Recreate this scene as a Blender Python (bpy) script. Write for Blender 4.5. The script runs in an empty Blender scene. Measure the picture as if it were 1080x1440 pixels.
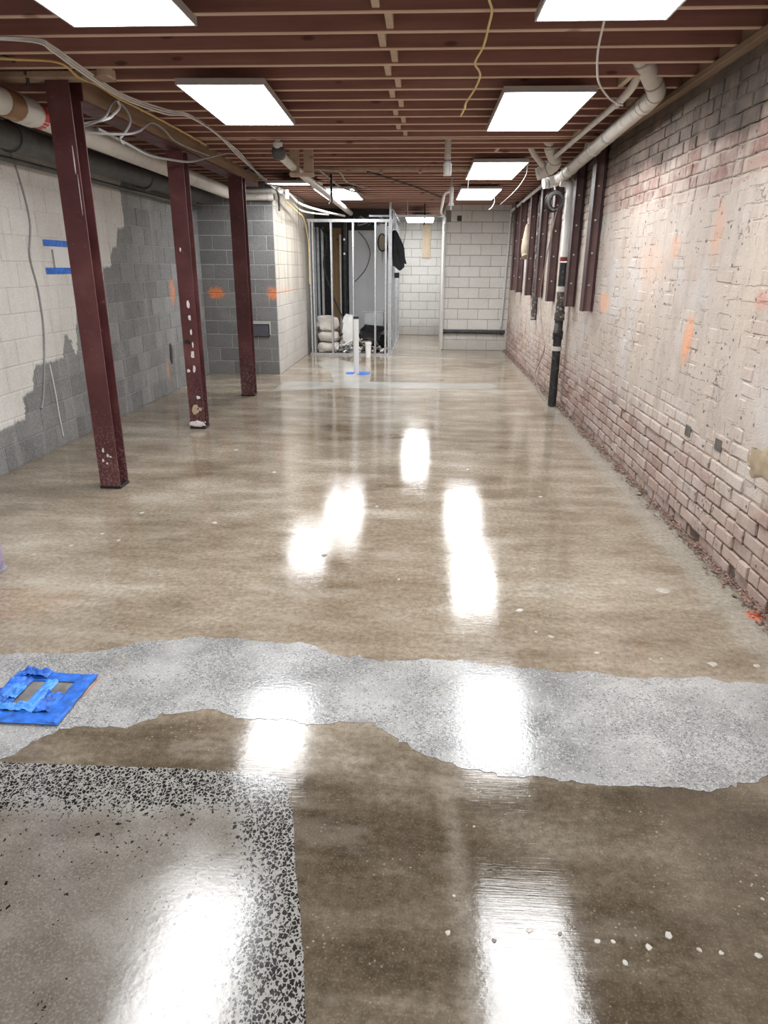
import bpy, math, random
from mathutils import Vector, Matrix, noise as mnoise

# ------------------------------------------------------------------ camera
scene = bpy.context.scene
C = scene.collection
cam_d = bpy.data.cameras.new('camera')
cam_d.sensor_fit = 'VERTICAL'; cam_d.sensor_height = 36.0; cam_d.lens = 966.7 / 1440 * 36
cam_d.clip_start = 0.05; cam_d.clip_end = 100
cam = bpy.data.objects.new('camera', cam_d); C.objects.link(cam)
right = Vector((0.99844702, 0.05546558, 0.00520712))
up = Vector((-0.02350824, 0.33473967, 0.94201737))
fwd = Vector((-0.05050651, 0.94067684, -0.33552372))
cam.matrix_world = Matrix(((right.x, up.x, -fwd.x, 0), (right.y, up.y, -fwd.y, 0), (right.z, up.z, -fwd.z, 1.6), (0, 0, 0, 1)))
scene.camera = cam
# ------------------------------------------------------------------ world, exposure
w = bpy.data.worlds.new('world'); scene.world = w; w.use_nodes = True
w.node_tree.nodes['Background'].inputs[0].default_value = (0.9, 0.95, 1.0, 1)
w.node_tree.nodes['Background'].inputs[1].default_value = 0.05
scene.view_settings.view_transform = 'Standard'; scene.view_settings.look = 'None'
scene.view_settings.gamma = 1.0; scene.view_settings.use_curve_mapping = False
scene.view_settings.exposure = 0.0
PANEL = 20.5            # radiance of the LED ceiling panels
PANEL_COL = (0.97, 0.985, 1.0)

rnd = random.Random(7)
def R(a, b): return rnd.uniform(a, b)

# ------------------------------------------------------------------ node helper
class NT:
    def __init__(s, name):
        s.m = bpy.data.materials.new(name); s.m.use_nodes = True
        s.t = s.m.node_tree; s.b = s.t.nodes['Principled BSDF']
        s._pos = None
    def set(s, sock, v):
        if hasattr(v, 'node'): s.t.links.new(v, sock)
        elif isinstance(v, (tuple, list)) and len(v) == 3 and sock.type == 'RGBA': sock.default_value = (*v, 1)
        else: sock.default_value = v
    def bs(s, **k):
        names = dict(color='Base Color', rough='Roughness', metal='Metallic', normal='Normal', spec='Specular IOR Level', ior='IOR', alpha='Alpha', trans='Transmission Weight', coat='Coat Weight', coatr='Coat Roughness', emis='Emission Color', emst='Emission Strength', sss='Subsurface Weight')
        for a, v in k.items(): s.set(s.b.inputs[names[a]], v)
        return s
    def pos(s):
        if s._pos is None: s._pos = s.t.nodes.new('ShaderNodeNewGeometry').outputs['Position']
        return s._pos
    def obj(s): return s.t.nodes.new('ShaderNodeTexCoord').outputs['Object']
    def orand(s): return s.t.nodes.new('ShaderNodeObjectInfo').outputs['Random']
    def sep(s, v):
        n = s.t.nodes.new('ShaderNodeSeparateXYZ'); s.set(n.inputs[0], v); return n.outputs
    def comb(s, x, y, z):
        n = s.t.nodes.new('ShaderNodeCombineXYZ')
        for i, v in enumerate((x, y, z)): s.set(n.inputs[i], v)
        return n.outputs[0]
    def M(s, op, a, b=0.0, clamp=False):
        n = s.t.nodes.new('ShaderNodeMath'); n.operation = op; n.use_clamp = clamp
        s.set(n.inputs[0], a); s.set(n.inputs[1], b); return n.outputs[0]
    def vmul(s, v, k):
        n = s.t.nodes.new('ShaderNodeVectorMath'); n.operation = 'MULTIPLY'; s.set(n.inputs[0], v); n.inputs[1].default_value = k; return n.outputs[0]
    def vadd(s, v, k):
        n = s.t.nodes.new('ShaderNodeVectorMath'); n.operation = 'ADD'; s.set(n.inputs[0], v); s.set(n.inputs[1], k); return n.outputs[0]
    def noise(s, scale, detail=4.0, rough=0.55, vec=None, dist=0.0, col=False):
        n = s.t.nodes.new('ShaderNodeTexNoise'); s.set(n.inputs['Vector'], vec if vec is not None else s.pos())
        n.inputs['Scale'].default_value = scale; n.inputs['Detail'].default_value = detail; n.inputs['Roughness'].default_value = rough
        n.inputs['Distortion'].default_value = dist
        return n.outputs['Color' if col else 'Fac']
    def vor(s, scale, vec=None, feature='F1', out='Distance', rand=1.0):
        n = s.t.nodes.new('ShaderNodeTexVoronoi'); n.feature = feature; s.set(n.inputs['Vector'], vec if vec is not None else s.pos())
        n.inputs['Scale'].default_value = scale; n.inputs['Randomness'].default_value = rand
        return n.outputs[out]
    def white(s, vec):
        n = s.t.nodes.new('ShaderNodeTexWhiteNoise'); s.set(n.inputs['Vector'], vec); return n.outputs['Value']
    def ss(s, x, e0, e1, o0=0.0, o1=1.0):
        n = s.t.nodes.new('ShaderNodeMapRange'); n.interpolation_type = 'SMOOTHSTEP'
        if e0 > e1: e0, e1, o0, o1 = e1, e0, o1, o0
        s.set(n.inputs[0], x)
        for i, v in enumerate((e0, e1, o0, o1)): n.inputs[i + 1].default_value = v
        return n.outputs[0]
    def mix(s, f, a, b, blend='MIX'):
        n = s.t.nodes.new('ShaderNodeMix'); n.data_type = 'RGBA'; n.blend_type = blend
        s.set(n.inputs[0], f); s.set(n.inputs[6], a); s.set(n.inputs[7], b); return n.outputs[2]
    def ramp(s, f, stops):
        n = s.t.nodes.new('ShaderNodeValToRGB'); s.set(n.inputs[0], f); e = n.color_ramp.elements
        while len(e) < len(stops): e.new(0.5)
        for el, (p, c) in zip(e, stops): el.position = p; el.color = (*c, 1)
        return n.outputs[0]
    def curve(s, x, pts):
        n = s.t.nodes.new('ShaderNodeFloatCurve'); s.set(n.inputs['Value'], x); cu = n.mapping.curves[0]
        cu.points[0].location = pts[0]; cu.points[1].location = pts[-1]
        for p in pts[1:-1]: cu.points.new(*p)
        for p in cu.points: p.handle_type = 'VECTOR'
        n.mapping.update(); return n.outputs[0]
    def bump(s, h, strength=0.3, dist=0.01):
        n = s.t.nodes.new('ShaderNodeBump'); n.inputs['Strength'].default_value = strength; n.inputs['Distance'].default_value = dist
        s.set(n.inputs['Height'], h); s.set(s.b.inputs['Normal'], n.outputs[0]); return s
    def spot(s, y, z, sy, sz, Yv, Zv, nz):      # soft irregular spray mark around (y, z)
        a = s.M('POWER', s.M('DIVIDE', s.M('SUBTRACT', Yv, y), sy), 2.0); b = s.M('POWER', s.M('DIVIDE', s.M('SUBTRACT', Zv, z), sz), 2.0)
        d = s.M('ADD', s.M('ADD', a, b), s.M('MULTIPLY', s.M('SUBTRACT', nz, 0.5), 3.4))
        return s.ss(d, 1.15, 0.0)

def simple(name, col, rough=0.5, metal=0.0, var=0.12, scale=9.0, bump=0.0, bscale=60.0, dirt=None, spec=0.5):
    t = NT(name)
    n = t.noise(scale, 5)
    lo = tuple(c * (1 - var) for c in col); hi = tuple(min(1, c * (1 + var)) for c in col)
    c = t.ramp(n, [(0.3, lo), (0.7, hi)])
    if dirt:
        d = t.ss(t.noise(scale * 2.3, 6, 0.65), 0.52, 0.68)
        c = t.mix(d, c, dirt)
    t.bs(color=c, rough=rough, metal=metal, spec=spec)
    if bump: t.bump(t.noise(bscale, 4), bump, 0.004)
    return t.m

# ------------------------------------------------------------------ materials
def mat_floor():
    t = NT('polished_concrete'); p = t.pos(); x, y, z = t.sep(p)
    big = t.noise(0.55, 5, 0.6, t.vmul(p, (0.8, 1.5, 1)))
    mid = t.noise(2.2, 7, 0.65, t.vmul(p, (0.7, 1.6, 1)))
    fine = t.noise(38, 4, 0.6)
    c = t.ramp(t.M('ADD', t.M('MULTIPLY', big, 0.5), t.M('MULTIPLY', mid, 0.5)),
               [(0.37, (0.175, 0.130, 0.085)), (0.46, (0.270, 0.220, 0.163)), (0.54, (0.350, 0.297, 0.230)), (0.62, (0.47, 0.425, 0.355))])
    # the nearest pour is a darker brown
    near = t.ss(t.M('ADD', y, t.M('MULTIPLY', t.M('SUBTRACT', mid, 0.5), 0.5)), 2.25, 1.75)
    c = t.mix(t.M('MULTIPLY', near, 0.86), c, t.ramp(mid, [(0.37, (0.046, 0.034, 0.021)), (0.5, (0.082, 0.063, 0.041)), (0.63, (0.150, 0.122, 0.088))]))
    # pale cement streak running away from the camera and a damp dark patch
    st = t.ss(t.M('ABSOLUTE', t.M('SUBTRACT', t.M('ADD', x, t.M('MULTIPLY', t.M('SUBTRACT', mid, .5), .10)), t.M('ADD', t.M('MULTIPLY', y, -0.06), 0.22))), 0.05, 0.0)
    st = t.M('MULTIPLY', st, t.ss(y, 2.0, 1.7)); c = t.mix(t.M('MULTIPLY', st, .45), c, (0.30, 0.265, 0.215))
    dk = t.M('MULTIPLY', t.spot(0.75, 1.22, 0.36, 0.15, x, y, mid), 0.55); c = t.mix(dk, c, (0.075, 0.054, 0.032))
    rust = t.M('MULTIPLY', t.spot(-2.0, 3.0, .35, .25, x, y, mid), .35); c = t.mix(rust, c, (0.33, .19, .11))
    edge = t.ss(t.M('ADD', x, t.M('MULTIPLY', t.M('SUBTRACT', mid, .5), .25)), 1.42, 1.56); c = t.mix(t.M('MULTIPLY', edge, .6), c, (0.40, 0.39, 0.34))
    ora = t.spot(1.66, 3.10, .05, .06, x, y, mid); c = t.mix(ora, c, (0.85, 0.14, 0.05))
    # aggregate specks
    v = t.vor(52); sp = t.M('MULTIPLY', t.ss(v, 0.20, 0.10), t.ss(t.noise(3.1, 4), 0.50, 0.66)); c = t.mix(t.M('MULTIPLY', sp, .7), c, (0.55, 0.52, 0.46))
    v2 = t.vor(70, t.vadd(p, (3.1, 1.7, 0))); sp2 = t.M('MULTIPLY', t.ss(v2, 0.16, 0.09), t.ss(t.noise(2.3, 4, .5, t.vadd(p, (9, 4, 0))), 0.5, 0.6)); c = t.mix(t.M('MULTIPLY', sp2, .7), c, (0.06, 0.05, 0.04))
    c = t.mix(0.8, c, t.ramp(fine, [(0.3, (0.62, 0.60, 0.57)), (0.7, (1.25, 1.25, 1.25))]), 'MULTIPLY')
    gr = t.noise(140, 3, .7); c = t.mix(t.M('MULTIPLY', t.ss(gr, .53, .67), .17), c, (0.46, 0.42, 0.35)); c = t.mix(t.M('MULTIPLY', t.ss(gr, .46, .34), .42), c, (0.06, 0.048, 0.034))
    st2 = t.noise(1.0, 4, .7, t.vmul(p, (1.9, 4.2, 1))); nf = t.ss(y, 1.6, 2.4, .45, 1.0); c = t.mix(t.M('MULTIPLY', t.ss(st2, .46, .32), .26), c, (0.105, 0.075, 0.046)); c = t.mix(t.M('MULTIPLY', t.M('MULTIPLY', t.ss(st2, .53, .68), .34), nf), c, (0.48, 0.43, 0.36))
    t.bs(color=c, rough=t.ss(mid, 0.30, 0.72, 0.055, 0.13), ior=1.52, spec=0.5)
    lines = t.noise(1.0, 3, 0.6, t.vmul(p, (5.0, 170.0, 1)))
    h = t.M('ADD', t.M('MULTIPLY', lines, 0.4), t.M('ADD', t.M('MULTIPLY', t.noise(26, 4), 0.55), t.M('MULTIPLY', t.noise(3.0, 3), 1.1)))
    t.bump(h, 0.10, 0.006)
    return t.m

def mat_patch():
    t = NT('ground_grey_concrete'); p = t.pos(); x, y, z = t.sep(p)
    mid = t.noise(3.0, 6, 0.6)
    c = t.ramp(mid, [(0.34, (0.245, 0.245, 0.242)), (0.5, (0.35, 0.35, 0.345)), (0.66, (0.45, 0.45, 0.44))])
    dens = t.ss(t.noise(2.6, 5, .6, t.vadd(p, (5, 2, 0))), 0.40, 0.60)
    for sc_, k_ in ((125, .62), (230, .55)):
        chip = t.sep(t.vor(sc_, out='Color')); d = t.vor(sc_, None, 'DISTANCE_TO_EDGE')
        dark = t.M('MULTIPLY', t.M('LESS_THAN', chip[0], t.M('ADD', t.M('MULTIPLY', dens, .34), .05)), t.ss(d, .08, .16)); c = t.mix(t.M('MULTIPLY', dark, k_), c, (0.085, 0.09, 0.10))
        lite = t.M('MULTIPLY', t.M('GREATER_THAN', chip[0], .84), t.ss(d, .10, .18)); c = t.mix(t.M('MULTIPLY', lite, .55), c, (0.62, 0.62, 0.60))
    tan = t.M('MULTIPLY', t.ss(t.noise(5, 5, .6, t.vadd(p, (1, 8, 0))), .55, .75), .35); c = t.mix(tan, c, (0.42, 0.38, 0.31))
    t.bs(color=c, rough=t.ss(mid, 0.3, 0.7, 0.10, 0.20), ior=1.6)
    t.bump(t.M('ADD', t.noise(70, 4), t.M('MULTIPLY', t.noise(3, 3), 1.2)), 0.10, 0.004)
    return t.m

def mat_agg():
    t = NT('black_chip_concrete'); p = t.pos(); x, y, z = t.sep(p)
    mid = t.noise(2.6, 6, 0.6)
    c = t.ramp(mid, [(0.35, (0.115, 0.099, 0.080)), (0.5, (0.175, 0.156, 0.131)), (0.65, (0.255, 0.236, 0.208))])
    # distance to the back edge and to the right edge of the slab, where the grinder cut deepest
    db = t.M('SUBTRACT', 1.85, y)
    dr = t.M('SUBTRACT', t.M('MULTIPLY', t.M('SUBTRACT', 1.06, y), 0.19), t.M('ADD', x, 0.225))
    wob = t.M('MULTIPLY', t.M('SUBTRACT', t.noise(4.5, 5), 0.5), 0.30)
    e = t.M('MINIMUM', t.M('ADD', db, t.M('MULTIPLY', wob, .8)), t.M('ADD', dr, wob))
    dens = t.ss(e, 0.25, 0.11)
    pale = t.mix(t.M('MULTIPLY', dens, .8), c, (0.34, 0.33, 0.31))
    sparse = t.M('MULTIPLY', t.ss(e, 0.55, 0.12), 0.16); left = t.M('MULTIPLY', t.ss(t.noise(3.2, 4, .6, t.vadd(p, (7, 1, 0))), .55, .70), .30)
    dens2 = t.M('MAXIMUM', dens, t.M('MAXIMUM', sparse, left))
    def chips(scale, off, d_, thr):
        wp = t.vadd(t.vadd(t.vmul(p, (1.0, 0.8, 1)), off), t.vmul(t.noise(scale * 1.1, 2, .5, None, 0, True), (0.7 / scale, 0.7 / scale, 0)))
        ed = t.vor(scale, wp, 'DISTANCE_TO_EDGE'); cs = t.sep(t.vor(scale, wp, out='Color'))
        keep = t.M('LESS_THAN', cs[0], d_)
        return t.M('MULTIPLY', keep, t.ss(t.M('SUBTRACT', ed, t.M('ADD', t.M('MULTIPLY', cs[1], .16), thr)), -0.02, 0.03))
    ch = t.M('MAXIMUM', chips(88, (0, 0, 0), t.M('MULTIPLY', t.M('MULTIPLY', dens2, dens2), .92), .05), chips(165, (3.3, 1.9, 0), t.M('MULTIPLY', dens2, .60), .08))
    grain = t.noise(150, 3, .7); col = t.mix(t.M('MULTIPLY', t.ss(grain, .5, .66), .28), pale, (0.40, 0.38, 0.35)); col = t.mix(t.M('MULTIPLY', t.ss(grain, .46, .34), .40), col, (0.09, 0.08, 0.07))
    col = t.mix(ch, col, t.mix(t.noise(120, 2), (0.003, 0.003, 0.004), (0.020, 0.019, 0.019)))
    t.bs(color=col, rough=t.ss(mid, 0.3, 0.7, 0.12, 0.18), ior=1.6)
    t.bump(t.M('ADD', t.noise(45, 3), t.M('ADD', t.M('MULTIPLY', t.noise(3, 3), 1.2), t.M('MULTIPLY', t.noise(1.0, 3, .6, t.vmul(p, (3.0, 130.0, 1))), .35))), 0.055, 0.005)
    return t.m

def mat_pale():
    t = NT('pale_new_concrete'); n = t.noise(3, 6)
    t.bs(color=t.ramp(n, [(0.3, (0.31, 0.295, 0.26)), (0.7, (0.43, 0.415, 0.38))]), rough=0.16, ior=1.6)
    t.bump(t.M('ADD', t.noise(26, 4), t.M('MULTIPLY', t.noise(3, 3), 2.5)), 0.08, 0.006); return t.m

BH, BL = 0.08, 0.222            # brick course and module
def mat_brick(mortar):
    t = NT('mortar' if mortar else 'whitewashed_brick'); p = t.pos(); x, y, z = t.sep(p)
    n1 = t.noise(1.3, 6, 0.6); n2 = t.noise(5.0, 5, 0.6); n3 = t.noise(26, 5, 0.65)
    row = t.M('FLOOR', t.M('DIVIDE', z, BH)); par = t.M('MODULO', row, 2.0)
    colm = t.M('FLOOR', t.M('ADD', t.M('DIVIDE', y, BL), t.M('MULTIPLY', par, 0.5)))
    rb = t.white(t.comb(row, colm, 3.7)); rb2 = t.white(t.comb(row, colm, 9.1))
    zz = t.M('ADD', z, t.M('MULTIPLY', t.M('SUBTRACT', n1, 0.5), 0.55))
    low = t.M('MULTIPLY', t.ss(zz, 0.70, 0.34), t.ss(y, 10.0, 6.0, .45, 1.0))
    farlow = t.M('MULTIPLY', t.ss(y, 6.0, 9.0), t.ss(zz, 1.35, 0.95))
    top = t.M('MULTIPLY', t.ss(t.M('ADD', z, t.M('MULTIPLY', t.M('SUBTRACT', n2, 0.5), 0.4)), 2.00, 2.14), t.M('MULTIPLY', t.ss(y, 9.0, 6.5, 0.45, 1.0), t.ss(t.noise(2.4, 5, .65, t.vadd(p, (3, 5, 1))), .40, .56, .18, 1.0)))
    if mortar:
        base = t.ramp(n3, [(0.3, (0.34, 0.29, 0.24)), (0.7, (0.50, 0.45, 0.39))])
        wash = t.M('SUBTRACT', 0.86, t.M('ADD', t.M('MULTIPLY', low, 0.82), t.M('MULTIPLY', top, 0.15)))
        base = t.mix(low, base, (0.13, 0.095, 0.08)); base = t.mix(farlow, base, (0.52, 0.49, 0.46))
        wc = t.mix(n1, (0.48, 0.40, 0.35), (0.60, 0.53, 0.475))
    else:
        base = t.ramp(rb, [(0.0, (0.20, 0.105, 0.088)), (0.45, (0.31, 0.175, 0.148)), (0.8, (0.38, 0.235, 0.20)), (1.0, (0.42, 0.30, 0.25))])
        base = t.mix(t.ss(n3, .35, .7), base, t.mix(0.5, base, (0.42, 0.33, 0.28)))
        w0 = t.M('ADD', t.M('MULTIPLY', t.M('SUBTRACT', n1, 0.5), 0.7), t.M('ADD', 0.86, t.M('MULTIPLY', t.M('SUBTRACT', rb2, 0.5), 0.25)))
        wash = t.M('SUBTRACT', w0, t.M('ADD', t.M('MULTIPLY', low, 0.40), t.M('ADD', t.M('MULTIPLY', top, 0.62), t.M('MULTIPLY', farlow, 0.22))))
        wash = t.M('ADD', wash, t.M('MULTIPLY', t.M('SUBTRACT', n2, 0.5), 0.8))
        wc = t.mix(n1, (0.50, 0.415, 0.365), (0.63, 0.555, 0.50))
    wc = t.mix(t.M('MULTIPLY', t.ss(t.noise(2.0, 5, .6, t.vadd(p, (4, 7, 2))), 0.45, 0.7), .55), wc, (0.58, 0.49, 0.40))
    smear = t.noise(1.0, 5, .65, t.vmul(p, (1, 9, 2.2))); wc = t.mix(t.M('MULTIPLY', t.ss(smear, .46, .66), .68), wc, (0.44, 0.375, 0.335))
    wc = t.mix(t.M('MULTIPLY', t.ss(t.noise(1.7, 5, .6, t.vadd(p, (1, 3, 8))), 0.5, 0.72), .55), wc, (0.60, 0.60, 0.60))
    c = t.mix(t.ss(wash, 0.0, 1.0), base, wc)
    c = t.mix(t.M('MULTIPLY', t.ss(n3, 0.56, 0.75), .35), c, (0.30, 0.24, 0.20))
    # mortar runs over the exposed courses
    run = t.M('MULTIPLY', t.ss(t.noise(1.0, 3, .5, t.vmul(p, (0, 7.5, 0.55))), 0.56, 0.64), top); c = t.mix(t.M('MULTIPLY', run, .75), c, (0.50, 0.43, 0.36))
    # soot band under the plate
    soot_shade = t.ss(t.M('ADD', z, t.M('ADD', t.M('MULTIPLY', t.M('SUBTRACT', n1, 0.5), 0.55), t.M('MULTIPLY', t.M('SUBTRACT', t.noise(1.0, 4, .6, t.vmul(p, (0, 3.0, 0.6))), .5), .35))), 2.21, 2.38)
    c = t.mix(t.M('MULTIPLY', soot_shade, .90), c, t.ramp(n2, [(0.35, (0.060, 0.052, 0.048)), (0.65, (0.175, 0.135, 0.11))]))
    # pits and pock marks, the shade inside them painted as dark spots
    pit_shade = t.M('MULTIPLY', t.ss(t.M('ADD', t.vor(13, t.vmul(p, (1, .9, 1.2))), t.M('MULTIPLY', t.M('SUBTRACT', n3, .5), .5)), 0.17, 0.07), t.ss(t.noise(2.2, 3, .5, t.vadd(p, (6, 1, 4))), 0.40, 0.50)); c = t.mix(t.M('MULTIPLY', pit_shade, .85), c, (0.10, 0.075, 0.06))
    wv = t.sep(t.noise(6.0, 4, .65, None, 0, True)); wz = t.M('ADD', z, t.M('MULTIPLY', t.M('SUBTRACT', wv[0], .5), .035)); wy = t.M('ADD', y, t.M('MULTIPLY', t.M('SUBTRACT', wv[1], .5), .07))
    fz = t.M('ABSOLUTE', t.M('SUBTRACT', t.M('FRACT', t.M('ADD', t.M('DIVIDE', wz, BH), .5)), .5))
    fy = t.M('ABSOLUTE', t.M('SUBTRACT', t.M('FRACT', t.M('ADD', t.M('ADD', t.M('DIVIDE', wy, BL), t.M('MULTIPLY', par, .5)), .5)), .5))
    jl_ = t.M('MAXIMUM', t.M('MULTIPLY', t.ss(fz, .05, .015), t.ss(t.noise(4.5, 4, .65, t.vadd(p, (2, 2, 9))), .50, .58)), t.M('MULTIPLY', t.ss(fy, .022, .008), t.ss(t.noise(6.5, 4, .65, t.vadd(p, (8, 3, 1))), .50, .58)))
    c = t.mix(t.M('MULTIPLY', jl_, .62), c, (0.13, 0.10, 0.082))
    crk = t.M('MULTIPLY', t.ss(t.vor(5.5, t.vadd(p, t.vmul(t.noise(7, 3, .6, None, 0, True), (.25, .25, .25))), 'DISTANCE_TO_EDGE'), 0.020, 0.004), t.ss(t.noise(3.1, 4, .6, t.vadd(p, (2, 2, 9))), 0.53, 0.60)); c = t.mix(t.M('MULTIPLY', crk, .75), c, (0.10, 0.08, 0.065))
    spn = t.M('ADD', t.M('MULTIPLY', n2, .35), t.M('MULTIPLY', n3, .65))
    for (sy, sz, ry, rz, k, oc) in ((4.64, 1.17, .07, .15, .85, (0.92, 0.33, 0.11)), (6.86, 1.30, .16, .10, .7, (0.93, 0.40, 0.17)), (4.42, 1.80, .07, .17, .42, (0.80, 0.30, 0.15)), (5.10, 1.74, .08, .08, .5, (0.85, 0.38, 0.19)), (5.6, 1.62, .30, .16, .30, (0.88, 0.50, 0.32)), (3.72, 1.45, .06, .05, .5, (.7, .2, .12))):
        c = t.mix(t.M('MULTIPLY', t.spot(sy, sz, ry * 1.35, rz * 1.2, y, z, spn), k * .62), c, oc)
    t.bs(color=c, rough=0.88, spec=0.3)
    t.bump(t.M('ADD', t.M('MULTIPLY', n3, 0.8), t.M('ADD', t.noise(95, 3), t.M('MULTIPLY', t.noise(9, 4), 1.6))), 0.55, 0.006)
    return t.m

def mat_cmu(kind, mortar=False):
    t = NT(kind + ('_mortar' if mortar else '_block')); p = t.pos(); x, y, z = t.sep(p)
    n1 = t.noise(1.5, 6, .6); n2 = t.noise(7, 5, .6); n3 = t.noise(60, 4, .6)
    r = t.orand()
    grey = t.ramp(t.M('ADD', t.M('MULTIPLY', r, .45), t.M('MULTIPLY', n2, .55)), [(0.2, (0.150, 0.150, 0.150)), (0.5, (0.205, 0.205, 0.202)), (0.8, (0.27, 0.27, 0.265))])
    if mortar: grey = t.ramp(n2, [(0.3, (0.30, 0.30, 0.295)), (0.7, (0.42, 0.42, 0.41))])
    white = t.ramp(n1, [(0.3, (0.63, 0.605, 0.56)), (0.7, (0.75, 0.735, 0.70))])
    if kind == 'left':
        if mortar: grey = t.mix(.55, grey, (0.22, 0.22, 0.22))
        yn = t.M('DIVIDE', t.M('ADD', y, t.M('MULTIPLY', t.M('SUBTRACT', n2, .5), .22)), 12.0)
        pts = [(0, .33), (5.58, .36), (5.60, .56), (5.80, .57), (5.82, .77), (6.40, .78), (6.42, .96), (6.55, .98), (6.6, .78), (6.68, .80), (6.72, 1.18), (7.2, 1.19), (7.22, 1.40), (7.42, 1.40), (7.44, 1.58), (7.68, 1.59), (7.70, 1.78), (7.88, 1.80), (7.90, 1.98), (8.12, 2.0), (8.16, 2.5), (8.3, 3.0), (12, 3.0)]
        zb = t.M('MULTIPLY', t.curve(yn, [(a / 12, b / 3) for a, b in pts]), 3.0)
        pm = t.ss(t.M('SUBTRACT', t.M('ADD', z, t.M('MULTIPLY', t.M('SUBTRACT', n2, .5), .12)), zb), -0.015, 0.02)
        # stray whitewash veils on the bare blocks
        veil = t.M('MULTIPLY', t.ss(t.noise(1.0, 4, .6, t.vmul(p, (0, 3.2, 0.5))), 0.50, 0.72), .38)
        g = t.mix(veil, grey, (0.50, 0.49, 0.46))
        stain = t.M('MULTIPLY', t.ss(t.noise(1.0, 4, .6, t.vmul(p, (0, 5, .6))), .52, .7), .30)
        wv = t.mix(stain, white, (0.46, 0.42, 0.36))
        c = t.mix(pm, g, wv)
        soot_shade = t.M('MULTIPLY', t.ss(t.M('ADD', z, t.M('MULTIPLY', t.M('SUBTRACT', n1, .5), .4)), 2.38, 2.62), .55); c = t.mix(soot_shade, c, (0.10, 0.095, 0.085))  # shadow of the pipe along the wall top, painted into the colour
        for (sy, sz, ry, rz, k) in ((9.47, 1.28, .12, .16, .8), (9.05, .30, .10, .14, .35)):
            c = t.mix(t.M('MULTIPLY', t.spot(sy, sz, ry, rz * 1.2, y, z, t.noise(17, 5, .7)), k * .8), c, (0.85, 0.26, 0.07))
    elif kind == 'grey':
        grey = t.mix(.35, grey, (0.12, 0.12, 0.122)) if not mortar else t.mix(.7, grey, (0.60, 0.60, 0.585))
        g = t.mix(t.M('MULTIPLY', t.ss(t.noise(2.2, 4, .6), .52, .75), .3), grey, (0.42, 0.41, 0.39))
        c = g
        for (sx, sz, rx, rz, k) in ((-3.16, 1.22, .13, .075, .95), (-2.28, 1.22, .10, .09, .8)):
            c = t.mix(t.M('MULTIPLY', t.spot(sx, sz, rx * 1.15, rz * 1.3, x, z, t.noise(17, 5, .7)), k), c, (0.88, 0.24, 0.05))
    elif kind == 'cream':
        white = t.ramp(t.noise(1.0, 5, .6, t.vmul(p, (1, 7, 0.45))), [(0.3, (0.40, 0.36, 0.30)), (0.5, (0.56, 0.51, 0.44)), (0.72, (0.70, 0.66, 0.58))])
        lowg = t.ss(t.M('ADD', z, t.M('MULTIPLY', t.M('SUBTRACT', n1, .5), .5)), 1.35, 0.95); c = t.mix(lowg, white, t.ramp(n1, [(.3, (0.46, 0.44, 0.41)), (.7, (0.60, 0.57, 0.53))]))
        c = t.mix(t.M('MULTIPLY', t.spot(11.6, 1.24, .9, .07, y, z, n2), .30), c, (0.80, 0.38, 0.2))
        if mortar: c = t.mix(.25, c, (0.35, 0.33, 0.3))
    else:
        c = t.mix(t.M('MULTIPLY', r, .25), white, (0.55, 0.54, 0.54))
        if mortar: c = t.mix(.9, c, (0.15, 0.135, 0.12))
        dl = t.M('MULTIPLY', t.ss(t.M('ADD', z, t.M('MULTIPLY', t.M('SUBTRACT', n2, .5), .5)), .42, .10), .55); c = t.mix(dl, c, (0.36, 0.33, 0.28))
    c = t.mix(.14, c, t.ramp(n3, [(.35, (.05, .05, .05)), (.65, (.7, .7, .69))]))
    t.bs(color=c, rough=0.9, spec=0.3)
    t.bump(t.M('ADD', n3, t.M('MULTIPLY', n2, 1.2)), 0.5, 0.004)
    return t.m

def mat_wood(name, a, b, c3, along='X', rough=0.75, dirt=0.25):
    t = NT(name); p = t.pos()
    k = (1.2, 22, 22) if along == 'X' else (22, 1.2, 22) if along == 'Y' else (22, 22, 1.2)
    g = t.noise(1.0, 5, .6, t.vmul(p, k)); n = t.noise(1.6, 5, .6)
    c = t.ramp(t.M('ADD', t.M('MULTIPLY', g, .6), t.M('MULTIPLY', n, .4)), [(0.34, a), (0.5, b), (0.66, c3)])
    c = t.mix(t.M('MULTIPLY', t.ss(t.vor(2.6, t.vmul(p, (1, 1, 3))), 0.14, 0.06), .7), c, tuple(v * .25 for v in a))
    c = t.mix(t.M('MULTIPLY', t.orand(), .28), c, a)
    c = t.mix(t.M('MULTIPLY', t.ss(n, .55, .75), dirt), c, tuple(v * .5 for v in a))
    t.bs(color=c, rough=rough, spec=.3); t.bump(g, .25, .003); return t.m

def mat_steel_red(name='red_primed_steel', worn=True):
    t = NT(name); p = t.pos(); x, y, z = t.sep(p)
    n = t.noise(3.0, 6, .6); f = t.noise(30, 5, .65)
    c = t.ramp(n, [(0.3, (0.060, 0.018, 0.019)), (0.55, (0.098, 0.030, 0.031)), (0.75, (0.145, 0.055, 0.054))])
    c = t.mix(t.M('MULTIPLY', t.ss(f, .60, .72), .5), c, (0.24, 0.12, 0.11))
    dust = t.M('MULTIPLY', t.M('MULTIPLY', t.ss(z, .75, .05), t.ss(t.noise(55, 4, .7), .48, .66)), .5); c = t.mix(dust, c, (0.36, 0.28, 0.28))
    t.bs(color=c, rough=t.ss(n, .3, .7, .38, .6), spec=.4); t.bump(f, .15, .003); return t.m

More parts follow.
